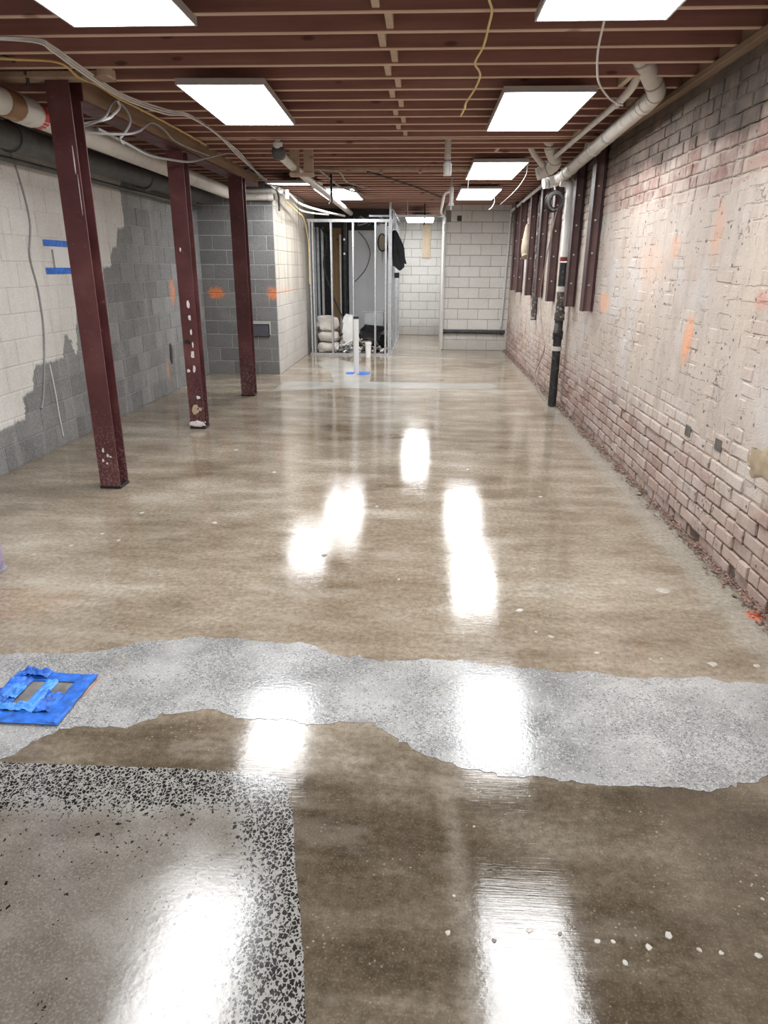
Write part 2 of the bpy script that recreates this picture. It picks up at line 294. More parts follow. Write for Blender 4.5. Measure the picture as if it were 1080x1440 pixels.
M = {}
M['floor'] = mat_floor(); M['patch'] = mat_patch(); M['agg'] = mat_agg(); M['pale'] = mat_pale()
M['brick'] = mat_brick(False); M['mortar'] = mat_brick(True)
for k in ('left', 'grey', 'cream', 'white'): M['b_' + k] = mat_cmu(k); M['m_' + k] = mat_cmu(k, True)
M['joist'] = mat_wood('joist_face', (0.27, 0.128, 0.100), (0.37, 0.185, 0.148), (0.46, 0.25, 0.20))
M['joist_edge'] = mat_wood('joist_sawn_lit_edge', (0.50, 0.34, 0.25), (0.62, 0.45, 0.345), (0.70, 0.54, 0.43), dirt=.12)  # pale sawn wood, with bounce light from the floor painted in too
M['bridge'] = mat_wood('new_blocking', (0.40, 0.29, 0.21), (0.52, 0.40, 0.30), (0.60, 0.48, 0.37), 'Z', dirt=.05)
M['deck'] = mat_wood('subfloor_boards', (0.13, 0.065, 0.050), (0.18, 0.095, 0.074), (0.23, 0.125, 0.098), 'Y')
M['plate'] = mat_wood('plate_lumber', (0.24, 0.165, 0.115), (0.34, 0.245, 0.175), (0.42, 0.31, 0.225), 'Y')
M['ledger'] = mat_wood('ledger_lumber', (0.20, 0.125, 0.08), (0.30, 0.20, 0.13), (0.42, 0.30, 0.20), 'Y', dirt=.4)
M['osb'] = mat_wood('brown_sheathing', (0.16, 0.095, 0.04), (0.28, 0.175, 0.085), (0.36, 0.24, 0.13), 'Z')
M['tan'] = mat_wood('tan_board', (0.48, 0.38, 0.26), (0.58, 0.47, 0.34), (0.64, 0.54, 0.40), 'Z', dirt=.02)
M['red'] = mat_steel_red()
M['postred'] = simple('dark_red_post_paint', (0.046, 0.017, 0.017), .45, 0, .3, 4, .1)
M['postweb'] = simple('dusty_red_web', (0.145, 0.085, 0.080), .6, 0, .3, 4, .1)
M['chip'] = simple('bare_plaster_chip', (0.72, 0.68, 0.66), .8, 0, .15, 30)
M['tanpaint'] = simple('tan_bare_patch', (0.50, 0.38, 0.27), .7, 0, .15, 30)
M['blackbase'] = simple('black_tar', (0.012, 0.012, 0.013), .5)
M['lav'] = simple('lavender_paint', (0.42, 0.36, 0.50), .45, 0, .12, 6, .1, dirt=(0.30, 0.25, 0.33))
M['pvc'] = simple('white_pvc', (0.66, 0.63, 0.58), .38, 0, .07, 5, 0, dirt=(0.52, 0.48, 0.42))
M['pvcb'] = simple('bright_white_pvc', (0.78, 0.78, 0.77), .35, 0, .04, 5)
M['pvcseam'] = simple('pipe_joint_band', (0.40, 0.37, 0.33), .5)
M['primer_red'] = simple('red_pipe_primer', (0.55, 0.05, 0.06), .5)
M['band_red'] = simple('dark_red_band', (0.20, 0.035, 0.035), .6)
M['stub'] = simple('hole_shade_grey', (0.115, 0.105, 0.10), .9, 0, .3, 20, .4)  # grey for the darkness inside the empty brick holes
M['brass'] = simple('brown_glued_fitting', (0.30, 0.16, 0.07), .45)
M['castiron'] = simple('black_cast_iron', (0.022, 0.022, 0.024), .5, 0, .3, 12, .25, 60, dirt=(0.10, 0.09, 0.085))
M['flaky'] = simple('flaking_cast_iron', (0.08, 0.065, 0.06), .7, 0, .3, 10, .4, 60, dirt=(0.52, 0.48, 0.43))
M['greypipe'] = simple('dark_grey_pipe', (0.075, 0.075, 0.075), .55, 0, .3, 6, .2)
M['galv'] = simple('galvanised_steel', (0.60, 0.62, 0.64), .34, .75, .15, 18)
M['galvd'] = simple('dull_galvanised', (0.42, 0.44, 0.46), .45, .5, .2, 12)
M['conduit'] = simple('grey_white_conduit', (0.58, 0.57, 0.55), .45, .1, .08, 8)
M['cw'] = simple('white_cable', (0.72, 0.71, 0.70), .5, 0, .06); M['cg'] = simple('grey_cable', (0.30, 0.29, 0.285), .5, 0, .1)
M['cy'] = simple('yellow_cable', (0.66, 0.46, 0.17), .5, 0, .12); M['ck'] = simple('black_cable', (0.018, 0.018, 0.02), .5)
M['cy2'] = simple('bright_yellow_cable', (0.72, 0.55, 0.22), .5, 0, .1)
M['frame'] = simple('panel_frame', (0.50, 0.48, 0.47), .4, .2, .05)
M['tape'] = simple('blue_painters_tape', (0.016, 0.14, 0.60), .45, 0, .45, 26, .3, 40)
M['taped'] = simple('blue_tape_light', (0.06, 0.28, 0.78), .4, 0, .3, 22, .25, 40)
M['film'] = simple('grey_plastic_film', (0.20, 0.19, 0.18), .35, 0, .35, 18, .3, 30)
M['red_line'] = simple('red_chalk_line', (0.48, 0.20, 0.16), .8)
M['paper'] = simple('white_paper', (0.72, 0.71, 0.69), .8, 0, .03)
M['print'] = simple('grey_print', (0.25, 0.25, 0.26), .8)
M['dark'] = simple('dark_cavity', (0.045, 0.042, 0.042), .8)
M['boxgrey'] = simple('grey_metal_box', (0.105, 0.105, 0.125), .5, .2)
M['board'] = simple('grey_wall_board', (0.62, 0.63, 0.65), .7, 0, .05, 2)
M['board2'] = simple('pale_grey_board', (0.74, 0.75, 0.77), .7, 0, .05, 2)
M['bag'] = simple('dusty_white_bag', (0.66, 0.62, 0.57), .8, 0, .1, 8, .4, 25)
M['bagw'] = simple('white_plastic_bag', (0.76, 0.76, 0.74), .5, 0, .06, 8, .4, 25)
M['kbag'] = simple('black_plastic_bag', (0.012, 0.012, 0.014), .3, 0, .4, 8, .5, 25)
M['scrap'] = simple('mixed_scrap', (0.34, 0.31, 0.28), .8, 0, .6, 14, .3, 40)
M['cloth'] = simple('black_cloth', (0.010, 0.010, 0.013), .9, 0, .3, 10, .4, 60)
M['clothw'] = simple('white_lining', (0.62, 0.60, 0.57), .9)
M['stone'] = simple('pale_stone_chip', (0.46, 0.43, 0.38), .4, 0, .25, 40)
M['stone2'] = simple('dark_stone_chip', (0.16, 0.14, 0.12), .4, 0, .3, 40)
M['ochre'] = simple('ochre_plaster', (0.36, 0.285, 0.195), .9, 0, .2, 12, .4, 40)
M['rubble'] = simple('brick_rubble', (0.225, 0.135, 0.105), .9, 0, .55, 16, .4, 40, dirt=(0.40, 0.33, 0.27))
M['glaze'] = simple('mirror_plate', (0.50, 0.48, 0.44), .3, 0, .25, 14)
M['beige'] = simple('beige_wrap', (0.40, 0.33, 0.24), .75, 0, .15, 10, .4, 25)
M['plasterwall'] = simple('off_white_painted_wall', (0.60, 0.57, 0.53), .85, 0, .08, 1.5, .3, 40)
M['clear'] = NT('clear_plastic').bs(color=(0.80, 0.82, 0.84), rough=.22, alpha=.42).m
lt = NT('lit_diffuser'); lt.bs(color=(0.9, 0.9, 0.9), rough=.5, emis=PANEL_COL, emst=PANEL); M['lit'] = lt.m

# ------------------------------------------------------------------ mesh builder
class MB:
    def __init__(s): s.v = []; s.f = []; s.mi = []; s.cur = 0
    def add(s, vs, fs):
        o = len(s.v); s.v += [tuple(v) for v in vs]; s.f += [tuple(i + o for i in f) for f in fs]; s.mi += [s.cur] * len(fs); return s
    def box(s, x0, x1, y0, y1, z0, z1):
        v = [(x, y, z) for z in (z0, z1) for y in (y0, y1) for x in (x0, x1)]
        return s.add(v, [(0, 2, 3, 1), (4, 5, 7, 6), (0, 1, 5, 4), (2, 6, 7, 3), (0, 4, 6, 2), (1, 3, 7, 5)])
    def cbox(s, x0, x1, y0, y1, z0, z1, b=0.004):      # chamfered box
        def ring(z, d): return [(x0 + d, y0 + d, z), (x1 - d, y0 + d, z), (x1 - d, y1 - d, z), (x0 + d, y1 - d, z)]
        v = ring(z0, b) + ring(z0 + b, 0) + ring(z1 - b, 0) + ring(z1, b)
        f = [(3, 2, 1, 0), (12, 13, 14, 15)]
        for k in range(3):
            for i in range(4): f.append((k * 4 + i, k * 4 + (i + 1) % 4, k * 4 + 4 + (i + 1) % 4, k * 4 + 4 + i))
        return s.add(v, f)
    def tube(s, pts, r, n=8, caps=True):
        pts = [Vector(p) for p in pts]; rr = r if isinstance(r, (list, tuple)) else [r] * len(pts)
        vs = []; fs = []; prev = None
        for i, p in enumerate(pts):
            a = pts[max(i - 1, 0)]; b = pts[min(i + 1, len(pts) - 1)]; d = (b - a)
            d = d.normalized() if d.length > 1e-9 else Vector((0, 0, 1))
            if prev is None:
                q = Vector((0, 0, 1)) if abs(d.z) < .9 else Vector((1, 0, 0)); nrm = d.cross(q).normalized()
            else:
                nrm = prev - d * prev.dot(d); nrm = nrm.normalized() if nrm.length > 1e-6 else d.orthogonal().normalized()
            prev = nrm; bn = d.cross(nrm)
            for k in range(n):
                an = 2 * math.pi * k / n; vs.append(p + (nrm * math.cos(an) + bn * math.sin(an)) * rr[i])
        for i in range(len(pts) - 1):
            for k in range(n): fs.append((i * n + k, i * n + (k + 1) % n, (i + 1) * n + (k + 1) % n, (i + 1) * n + k))
        if caps: fs.append(tuple(reversed(range(n)))); fs.append(tuple((len(pts) - 1) * n + k for k in range(n)))
        return s.add(vs, fs)
    def blob(s, c, rad, nu=14, nv=9, amp=.15, seed=0, flat=None, sc=2.0):
        vs = []; fs = []
        for j in range(nv + 1):
            th = math.pi * j / nv
            for i in range(nu):
                ph = 2 * math.pi * i / nu; d = Vector((math.sin(th) * math.cos(ph), math.sin(th) * math.sin(ph), math.cos(th)))
                q = Vector([math.copysign(abs(a) ** .7, a) for a in d])
                k = 1 + amp * mnoise.noise(d * sc + Vector((seed * 3.1, seed * 1.7, seed)))
                p = Vector((q.x * rad[0], q.y * rad[1], q.z * rad[2])) * k + Vector(c)
                if flat is not None: p.z = max(p.z, flat)
                vs.append(p)
        for j in range(nv):
            for i in range(nu): fs.append((j * nu + i, (j + 1) * nu + i, (j + 1) * nu + (i + 1) % nu, j * nu + (i + 1) % nu))
        return s.add(vs, fs)
    def mesh(s, name, mats, smooth=False):
        me = bpy.data.meshes.new(name); me.from_pydata(s.v, [], s.f)
        for m in (mats if isinstance(mats, (list, tuple)) else [mats]): me.materials.append(m)
        if any(s.mi): me.polygons.foreach_set('material_index', s.mi)
        if smooth:
            me.polygons.foreach_set('use_smooth', [True] * len(me.polygons)); me.set_sharp_from_angle(angle=math.radians(42 if smooth is True else smooth))
        me.update(); return me
    def obj(s, name, mats, parent=None, smooth=False): return link(name, s.mesh(name, mats, smooth), parent)

def link(name, data, parent=None, loc=None, rz=None):
    o = bpy.data.objects.new(name, data); C.objects.link(o)
    if loc is not None: o.location = loc
    if rz: o.rotation_euler = (0, 0, rz)
    if parent is not None: o.parent = parent
    return o
def tag(o, label=None, cat=None, group=None, kind=None):
    if label: o['label'] = label
    if cat: o['category'] = cat
    if group: o['group'] = group
    if kind: o['kind'] = kind
    return o
def thing(name, label, cat, loc=(0, 0, 0), group=None, rz=0):
    o = link(name, None, None, loc, rz); o.empty_display_size = .05; return tag(o, label, cat, group)
def copy_tree(o, parent=None):
    c = o.copy(); C.objects.link(c)
    if parent is not None: c.parent = parent
    for ch in list(o.children): copy_tree(ch, c)
    return c
def smooth_path(pts, k=6):
    P = [Vector(p) for p in pts]; out = []
    for i in range(len(P) - 1):
        a = P[max(i - 1, 0)]; b = P[i]; c = P[i + 1]; d = P[min(i + 2, len(P) - 1)]
        for j in range(k):
            t = j / k
            out.append(0.5 * ((2 * b) + (c - a) * t + (2 * a - 5 * b + 4 * c - d) * t * t + (3 * b - a - 3 * c + d) * t ** 3))
    out.append(P[-1]); return out
def rel(pts, loc): return [tuple(a - b for a, b in zip(p, loc)) for p in pts]

# ------------------------------------------------------------------ the setting: floor
RW, LW = 1.70, -3.36
ZJ = 2.74                                   # underside of the joists
b = MB(); b.add([(LW - .2, -3.2, 0), (RW + .3, -3.2, 0), (RW + .3, 18.2, 0), (LW - .2, 18.2, 0)], [(0, 1, 2, 3)])
b.add([(LW - .2, -3.2, -.12), (RW + .3, -3.2, -.12), (RW + .3, 18.2, -.12), (LW - .2, 18.2, -.12)], [(3, 2, 1, 0)])
floor = b.obj('floor', M['floor']); tag(floor, 'polished brown concrete floor reflecting the ceiling panels', 'floor', kind='structure')
def slab(name, outline, mat, z=.0015, jag=.012, step=.02, label=None, straight=()):
    pts = []
    n = len(outline)
    for i in range(n):
        a = Vector((*outline[i], 0)); c = Vector((*outline[(i + 1) % n], 0)); L = (c - a).length; m = 1 if i in straight else max(1, int(L / step))
        for k in range(m):
            p = a.lerp(c, k / m); j = jag if i not in straight and k else 0
            q = Vector((mnoise.noise(p * 9 + Vector((3, 1, 0))) + .5 * mnoise.noise(p * 28), mnoise.noise(p * 9 + Vector((7, 5, 2))) + .5 * mnoise.noise(p * 28 + Vector((1, 9, 4))), 0)) * j
            pts.append(p + q)
    m = len(pts); B = MB()
    B.add([(p.x, p.y, z) for p in pts] + [(p.x, p.y, -.02) for p in pts], [tuple(range(m))] + [(i, m + i, m + (i + 1) % m, (i + 1) % m) for i in range(m)])
    me = B.mesh(name, mat); o = link(name, me, floor)
    if me.polygons[0].normal.z < 0: me.flip_normals()
    if label: o['label'] = label
    return o
top_e = [(-3.36, 2.42), (-2.4, 2.46), (-1.803, 2.51), (-1.564, 2.537), (-1.36, 2.58), (-1.235, 2.668), (-0.924, 2.719), (-0.658, 2.705), (-0.46, 2.68), (-0.323, 2.605), (-0.135, 2.582), (0.172, 2.591), (0.471, 2.554), (0.819, 2.522), (1.225, 2.521), (1.444, 2.499), (1.70, 2.48)]
bot_e = [(1.70, 1.99), (1.192, 1.947), (1.06, 1.88), (0.948, 1.859), (0.63, 1.862), (0.472, 1.886), (0.284, 1.884), (0.096, 1.95), (-0.054, 2.035), (-0.164, 2.15), (-0.401, 2.123), (-0.486, 2.152), (-0.673, 2.14), (-0.768, 2.187), (-0.951, 2.158), (-1.046, 2.053), (-1.233, 2.054), (-1.359, 1.965), (-1.38, 1.888), (-1.43, 1.853), (-3.36, 1.853)]
slab('concrete_patch', bot_e + top_e, M['patch'], jag=.026, step=.012, label='grey ground concrete band with jagged edges', straight=(19, 20, 37, 36))
agg_e = [(-3.36, -3.0), (0.20, -3.0), (-0.05, 0.0), (-0.226, 1.056), (-0.271, 1.262), (-0.319, 1.454), (-0.365, 1.662), (-0.404, 1.789), (-0.46, 1.845), (-0.597, 1.854), (-0.818, 1.858), (-1.16, 1.851), (-3.36, 1.846)]
slab('terrazzo_slab', agg_e, M['agg'], jag=.006, label='concrete slab ground down to black stone chips at its edges', straight=(0, 1, 12))
slab('pale_trench_patch', [(-2.061, 9.281), (-1.982, 10.16), (-1.284, 10.088), (-1.45, 11.0), (-1.9, 12.3), (-1.6, 12.9), (-1.0, 12.0), (-0.80, 10.9), (-0.769, 10.201), (1.005, 10.16), (1.09, 9.975), (0.965, 9.719), (-1.123, 9.598)], M['pale'], jag=.02, step=.08, label='pale trench infill strip across the far floor')
# stones exposed in the floor
def stone_mesh(i):
    B = MB(); n = 7; r = [R(.6, 1.1) for _ in range(n)]
    ring = [(math.cos(2 * math.pi * k / n) * r[k], math.sin(2 * math.pi * k / n) * r[k] * .8) for k in range(n)]
    B.add([(x, y, -.3) for x, y in ring] + [(x * .85, y * .85, .25) for x, y in ring] + [(0, 0, .32)], [(k, (k + 1) % n, n + (k + 1) % n, n + k) for k in range(n)] + [(n + k, n + (k + 1) % n, 2 * n) for k in range(n)])
    return B
stones = [stone_mesh(i) for i in range(6)]
sm = [[s.mesh('stone_chip', m, True) for s in stones] for m in (M['stone'], M['stone2'])]
spots = [(.215, 1.285, .010, 1), (.31, 1.32, .013, 0), (.385, 1.315, .008, 1), (.425, 1.335, .007, 1), (.475, 1.30, .012, 0), (.515, 1.30, .009, 0), (.60, 1.29, .014, 0), (.66, 1.325, .016, 0), (.725, 1.29, .009, 0), (.775, 1.285, .010, 0), (.865, 1.285, .013, 0), (.53, 1.245, .011, 0), (.10, 1.30, .012, 0), (.12, 1.41, .007, 0), (.43, 1.10, .005, 1), (.86, 1.16, .01, 0), (.54, 1.02, .008, 0), (.19, 1.66, .006, 0), (.95, 1.45, .008, 0), (.93, 1.36, .009, 0),
         (.51, 3.08, .024, 0), (1.28, 2.64, .030, 0), (1.46, 2.64, .022, 0), (.80, 2.70, .018, 0), (1.02, 2.66, .012, 0), (1.07, 2.67, .010, 0), (.62, 2.83, .016, 0), (.56, 2.87, .012, 0), (.22, 2.83, .010, 0), (-.55, 3.7, .03, 1), (-.1, 3.4, .014, 0), (-1.35, 4.2, .03, 0), (-1.9, 4.35, .022, 0), (-2.0, 3.95, .02, 0), (-2.1, 3.75, .022, 0), (-1.85, 3.85, .018, 0), (-2.25, 3.6, .02, 0), (1.3, 3.35, .05, 0), (.3, 4.4, .02, 0), (-.3, 4.6, .018, 0), (.9, 4.9, .022, 0), (-1.2, 5.4, .026, 0), (-1.7, 6.1, .03, 0), (.4, 5.6, .02, 0)]
for i, (x, y, r, k) in enumerate(spots):
    o = link('stone_chip', sm[k][i % 6], floor, (x, y, .0008)); o.scale = (r, r, .0035); o.rotation_euler = (0, 0, R(0, 6))

# ------------------------------------------------------------------ ceiling, joists, bridging
b = MB(); b.box(LW - .2, RW + .3, -3.2, 18.2, ZJ + .24, ZJ + .30)
ceiling = b.obj('ceiling', M['deck']); tag(ceiling, 'board subfloor above open brown timber joists', 'ceiling', kind='structure')
def joist_mesh(L, name='joist'):
    B = MB(); B.cur = 0
    t, h = .019, .24
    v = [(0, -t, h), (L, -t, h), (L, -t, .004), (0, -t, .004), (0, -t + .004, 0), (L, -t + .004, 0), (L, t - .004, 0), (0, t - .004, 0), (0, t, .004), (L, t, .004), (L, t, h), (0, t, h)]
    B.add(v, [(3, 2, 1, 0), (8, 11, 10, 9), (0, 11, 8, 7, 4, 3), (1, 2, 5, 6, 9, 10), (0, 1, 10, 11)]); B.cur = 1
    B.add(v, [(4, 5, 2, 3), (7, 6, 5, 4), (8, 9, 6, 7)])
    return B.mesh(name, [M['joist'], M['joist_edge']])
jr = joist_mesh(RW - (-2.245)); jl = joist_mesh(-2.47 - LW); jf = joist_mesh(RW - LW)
js = [3.865 - .305 * k for k in range(22, 0, -1)] + [3.865 + .305 * k for k in range(46)]
js.append(3.865 + .305 * 11 + .075)         # a doubled joist
js = sorted(y for y in js if -3.1 < y < 18.1)
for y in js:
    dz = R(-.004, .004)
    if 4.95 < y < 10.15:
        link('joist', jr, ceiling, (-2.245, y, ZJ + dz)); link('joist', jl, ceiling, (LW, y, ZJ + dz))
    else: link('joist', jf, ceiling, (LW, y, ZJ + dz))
bm_ = MB(); bm_.cbox(-.019, .019, .02, .285, 0, .215, .003); bm_ = bm_.mesh('bridging_block', M['bridge'])
for k in range(-4, 12):
    y = 3.865 + .305 * k - .305
    link('bridging_block', bm_, ceiling, (-.258 if k % 2 == 0 else -.205, y, ZJ + .012))
for (x, y) in ((.72, 7.83), (1.28, 5.095), (1.5, 5.705), (1.35, 6.92), (.95, 10.88)):
    link('bridging_block', bm_, ceiling, (x, y, ZJ + .004))
# rim boards between joist ends + plate on the brick wall
b = MB(); b.cbox(RW - .045, RW + .12, -3.1, 14.6, ZJ - .04, ZJ - .002, .003)
tr = b.obj('trim_1', M['plate']); tag(tr, 'tan timber wall plate along the top of the brick wall', 'wall plate', kind='structure')
b = MB(); b.box(RW - .02, RW + .02, -3.1, 14.6, ZJ - .001, ZJ + .239)
rim = b.obj('rim_board', M['plate'], tr)

# ------------------------------------------------------------------ brick wall (right)
YB0, YB1 = 2.2, 14.72
B = MB(); ny, nz = 300, 58
def rec(y, z):
    p = Vector((y * 1.3, z * 1.3, .3)); n1 = mnoise.noise(p); n2 = mnoise.noise(Vector((y * 5, z * 5, 2)))
    lowk = max(0, min(1, (.62 + .25 * n1 - z) / .3)); topk = max(0, min(1, (z - 2.0 - .15 * n2) / .15))
    midk = max(0, min(1, (z - .55 - .2 * n1) / .3)) * max(0, min(1, (2.1 - z) / .15)); return .0012 - .0028 * midk + .0075 * n2 + .013 * lowk + .007 * topk + .005 * mnoise.noise(Vector((y * 14, z * 14, 5)))
ys = [-3.1] + [YB0 - .2 + (YB1 + .1 - YB0 + .2) * i / ny for i in range(ny + 1)]
zs = [(ZJ - .04) * j / nz for j in range(nz + 1)]
B.add([(RW + rec(y, z), y, z) for y in ys for z in zs], [(i * (nz + 1) + j, i * (nz + 1) + j + 1, (i + 1) * (nz + 1) + j + 1, (i + 1) * (nz + 1) + j) for i in range(len(ys) - 1) for j in range(nz)])
B.box(RW + .06, RW + .3, -3.1, YB1 + .1, 0, ZJ - .04)
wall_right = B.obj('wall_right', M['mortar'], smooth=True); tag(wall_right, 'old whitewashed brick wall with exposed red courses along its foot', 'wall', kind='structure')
def brick_mesh(i):
    rr = random.Random(100 + i); B = MB(); nx, nz_ = 5, 4; L, H = BL - .009, BH - .009
    ua = (-.5, -.455, rr.uniform(-.1, .1), .455, .5); va = (-.5, -.40, .40, .5); tl = rr.uniform(-.0025, .0025)
    vs = []
    for a in range(nx):
        for c in range(nz_):
            y = ua[a] * L; z = va[c] * H
            ed = (a in (0, nx - 1)) + (c in (0, nz_ - 1))
            x = -.0015 + .0035 * ed + rr.uniform(-.0014, .0014) + tl * ua[a]
            vs.append((x, y + rr.uniform(-.004, .004), z + rr.uniform(-.003, .003)))
    idx = lambda a, c: a * nz_ + c
    fs = [(idx(a, c), idx(a, c + 1), idx(a + 1, c + 1), idx(a + 1, c)) for a in range(nx - 1) for c in range(nz_ - 1)]
    ring = [idx(a, 0) for a in range(nx)] + [idx(nx - 1, c) for c in range(1, nz_)] + [idx(a, nz_ - 1) for a in range(nx - 2, -1, -1)] + [idx(0, c) for c in range(nz_ - 2, 0, -1)]
    o = len(vs)
    for r_ in ring: vs.append((.05, vs[r_][1], vs[r_][2]))
    m = len(ring); fs += [(ring[k], ring[(k + 1) % m], o + (k + 1) % m, o + k) for k in range(m)]
    B.add(vs, fs); return B
bricks = [brick_mesh(i) for i in range(10)]
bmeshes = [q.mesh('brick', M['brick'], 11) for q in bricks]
cells = []
for r_ in range(int((ZJ - .045) / BH)):
    zc = (r_ + .5) * BH
    for c in range(int(YB0 / BL), int(YB1 / BL) + 1):
        yc = (c + .5 - (.5 if r_ % 2 else 0)) * BL
        if YB0 < yc < YB1 - .1: cells.append((yc, zc))
def brick_px(yc, zc):
    d = Vector((RW, yc, zc - 1.6)); q = (d.dot(right), d.dot(up), d.dot(fwd))
    inside = abs(q[0] / q[2] * 966.7) < 560 and abs(q[1] / q[2] * 966.7) < 740
    return (1 if inside else 0, -yc)
cells.sort(key=lambda c: brick_px(*c), reverse=True)
rest = MB(); nb = 0
for (yc0, zc) in cells:
    for yc, hs in (((yc0, 1.0),) if rnd.random() > .2 else ((yc0 - BL * .25, .49), (yc0 + BL * .25, .49))):
        i = rnd.randrange(10); dx = R(-.003, .003) + (R(-.007, .004) if zc < .6 else 0); ang = R(-.025, .025) * (1 if zc < .8 else .5)
        if zc < .09: dx += .012
        if .7 < zc < 2.05: dx += .0012
        sx = R(.95, 1.015) * hs; sz = R(.93, 1.02); nb += 1
        if nb <= 300:
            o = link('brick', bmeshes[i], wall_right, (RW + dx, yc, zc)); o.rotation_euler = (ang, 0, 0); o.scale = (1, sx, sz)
        else:
            ca, sa = math.cos(ang), math.sin(ang)
            rest.add([(RW + dx + x, yc + y * sx * ca - z * sz * sa, zc + y * sx * sa + z * sz * ca) for x, y, z in bricks[i].v], bricks[i].f)
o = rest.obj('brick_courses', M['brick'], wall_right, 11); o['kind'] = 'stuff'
# two knocked-out bricks and a smear of ochre plaster low on the wall
for (y, z) in ((4.39, .63), (3.92, .655)):
    q = MB(); q.cbox(RW - .0065, RW + .02, y - .045, y + .045, z - .035, z + .035, .004); q.obj('brick_hole_shade', M['stub'], wall_right)  # darkness of the empty brick holes put into a grey block
q = MB(); q.blob((RW + .004, 3.33, .69), (.014, .20, .075), 22, 12, .55, 12, None, 2.4); q.obj('plaster_patch', M['ochre'], wall_right, True)
# rubble along the foot of the brick wall
rb = MB()
for i in range(2600):
    y = 2.3 + (12.2) * R(0, 1) ** 1.3; s = R(.004, .012) * (1 if rnd.random() < .9 else 1.8); x = RW - .004 - abs(rnd.gauss(0, .030))
    if x < RW - .12: continue
    n = 6; z = R(-.004, .012) + max(0, (x - RW + .07)) * .35; vs = []
    for a in ((1, 0, 0), (-1, 0, 0), (0, 1, 0), (0, -1, 0), (0, 0, 1), (0, 0, -1)): vs.append((x + a[0] * s * R(.6, 1.3) + R(-.3, .3) * s, y + a[1] * s * R(.7, 2.0) + R(-.3, .3) * s, max(0, z + s * .4 + a[2] * s * R(.4, .8))))
    rb.add(vs, [(0, 2, 4), (2, 1, 4), (1, 3, 4), (3, 0, 4), (2, 0, 5), (1, 2, 5), (3, 1, 5), (0, 3, 5)])
o = rb.obj('brick_rubble', M['rubble']); tag(o, 'crumbled brick and mortar rubble along the foot of the brick wall', 'rubble', kind='stuff')

# ------------------------------------------------------------------ concrete block walls
_bc = {}
def block_mesh(L, mat, H=.193, proud=.005):
    key = (round(L, 3), mat.name)
    if key not in _bc:
        q = MB(); c = .004
        v = [(-L / 2, 0, -H / 2), (L / 2, 0, -H / 2), (L / 2, 0, H / 2), (-L / 2, 0, H / 2)]
        v += [(x, -proud + c * .4, z) for x, _, z in v[:4]] + [(x * (1 - 2 * c / L), -proud, z * (1 - 2 * c / H)) for x, _, z in v[:4]]
        v += [(x, .03, z) for x, _, z in v[:4]]
        f = [(8, 9, 10, 11)] + [(4 + i, 4 + (i + 1) % 4, 8 + (i + 1) % 4, 8 + i) for i in range(4)] + [(12 + i, 12 + (i + 1) % 4, 4 + (i + 1) % 4, 4 + i) for i in range(4)]
        q.add(v, f); _bc[key] = q.mesh('block', mat)
    return _bc[key]
def block_wall(name, label, origin, rz, length, height, kind, u0=0.0, off=0.0, skip=None, thick=.2):
    """wall face in local XZ at y=0 (outward -y), rotated rz about origin"""
    q = MB(); q.box(u0 - .0, length, 0, thick, 0, height)
    wl = link(name, q.mesh(name, M['m_' + kind]), None, origin, rz); tag(wl, label, 'wall', kind='structure')
    r_ = 0; CH, BLK = .2032, .4064
    while r_ * CH < height - .03:
        z0 = r_ * CH; h = min(CH, height - z0); s = off + (BLK / 2 if r_ % 2 else 0) - BLK
        while s < length:
            a = max(s, u0) + .004; e = min(s + BLK, length) - .004
            if e - a > .04 and not (skip and skip(.5 * (a + e), z0 + h / 2)):
                o = link('block', block_mesh(e - a, M['b_' + kind]), wl, (.5 * (a + e), R(-.001, .0015), z0 + h / 2))
                if h < CH - .02: o.scale = (1, 1, h / CH)
            s += BLK
        r_ += 1
    return wl
PI = math.pi
# left wall faces +X: local -y -> +X  => rz = +90deg : local x -> +Y
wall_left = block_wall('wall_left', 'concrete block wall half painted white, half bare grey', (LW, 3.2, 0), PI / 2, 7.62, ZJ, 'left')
q = MB(); q.box(LW - .2, LW, -3.1, 3.2, 0, ZJ); o = q.obj('painted_run', M['plasterwall'], None); o.parent = wall_left; o.matrix_parent_inverse = (Matrix.Translation((LW, 3.2, 0)) @ Matrix.Rotation(PI / 2, 4, 'Z')).inverted()
wall_bl = block_wall('wall_back_left', 'bare dark grey block wall behind the third red column', (LW, 10.82, 0), 0, 1.13, ZJ, 'grey', skip=lambda u, z: .73 < u < .99 and .60 < z < .76)
wall_ret = block_wall('wall_return', 'cream washed block return wall beside the metal stud partition', (-2.23, 10.825, 0), PI / 2, 2.75, ZJ, 'cream', thick=1.1)
wall_pier = block_wall('wall_back_right', 'white painted block pier at the end of the brick wall', (.39, 14.55, 0), 0, 1.36, ZJ, 'white', off=.1, skip=lambda u, z: abs(z - 2.54) < .06 and u < .3)
wall_far = block_wall('wall_far', 'brightly lit white block wall at the far end of the passage', (-2.3, 17.8, 0), 0, 4.1, ZJ, 'white', off=.15)
q = MB(); q.box(LW - .2, RW + .3, -3.2, -3.0, 0, ZJ); wf = q.obj('wall_front', M['plasterwall']); tag(wf, 'plain off-white wall behind the camera', 'wall', kind='structure')
q = MB(); q.box(.39, RW + .3, 14.76, 17.8, 0, ZJ); o = q.obj('passage_side', M['plasterwall'], None); o.parent = wall_pier; o.matrix_parent_inverse = Matrix.Translation((.39, 14.55, 0)).inverted()
q = MB(); q.box(-3.4, -2.3, 13.58, 18.0, 0, ZJ); o = q.obj('wall_side', M['plasterwall']); tag(o, 'shadowed side wall of the space behind the stud partition', 'wall', kind='structure')
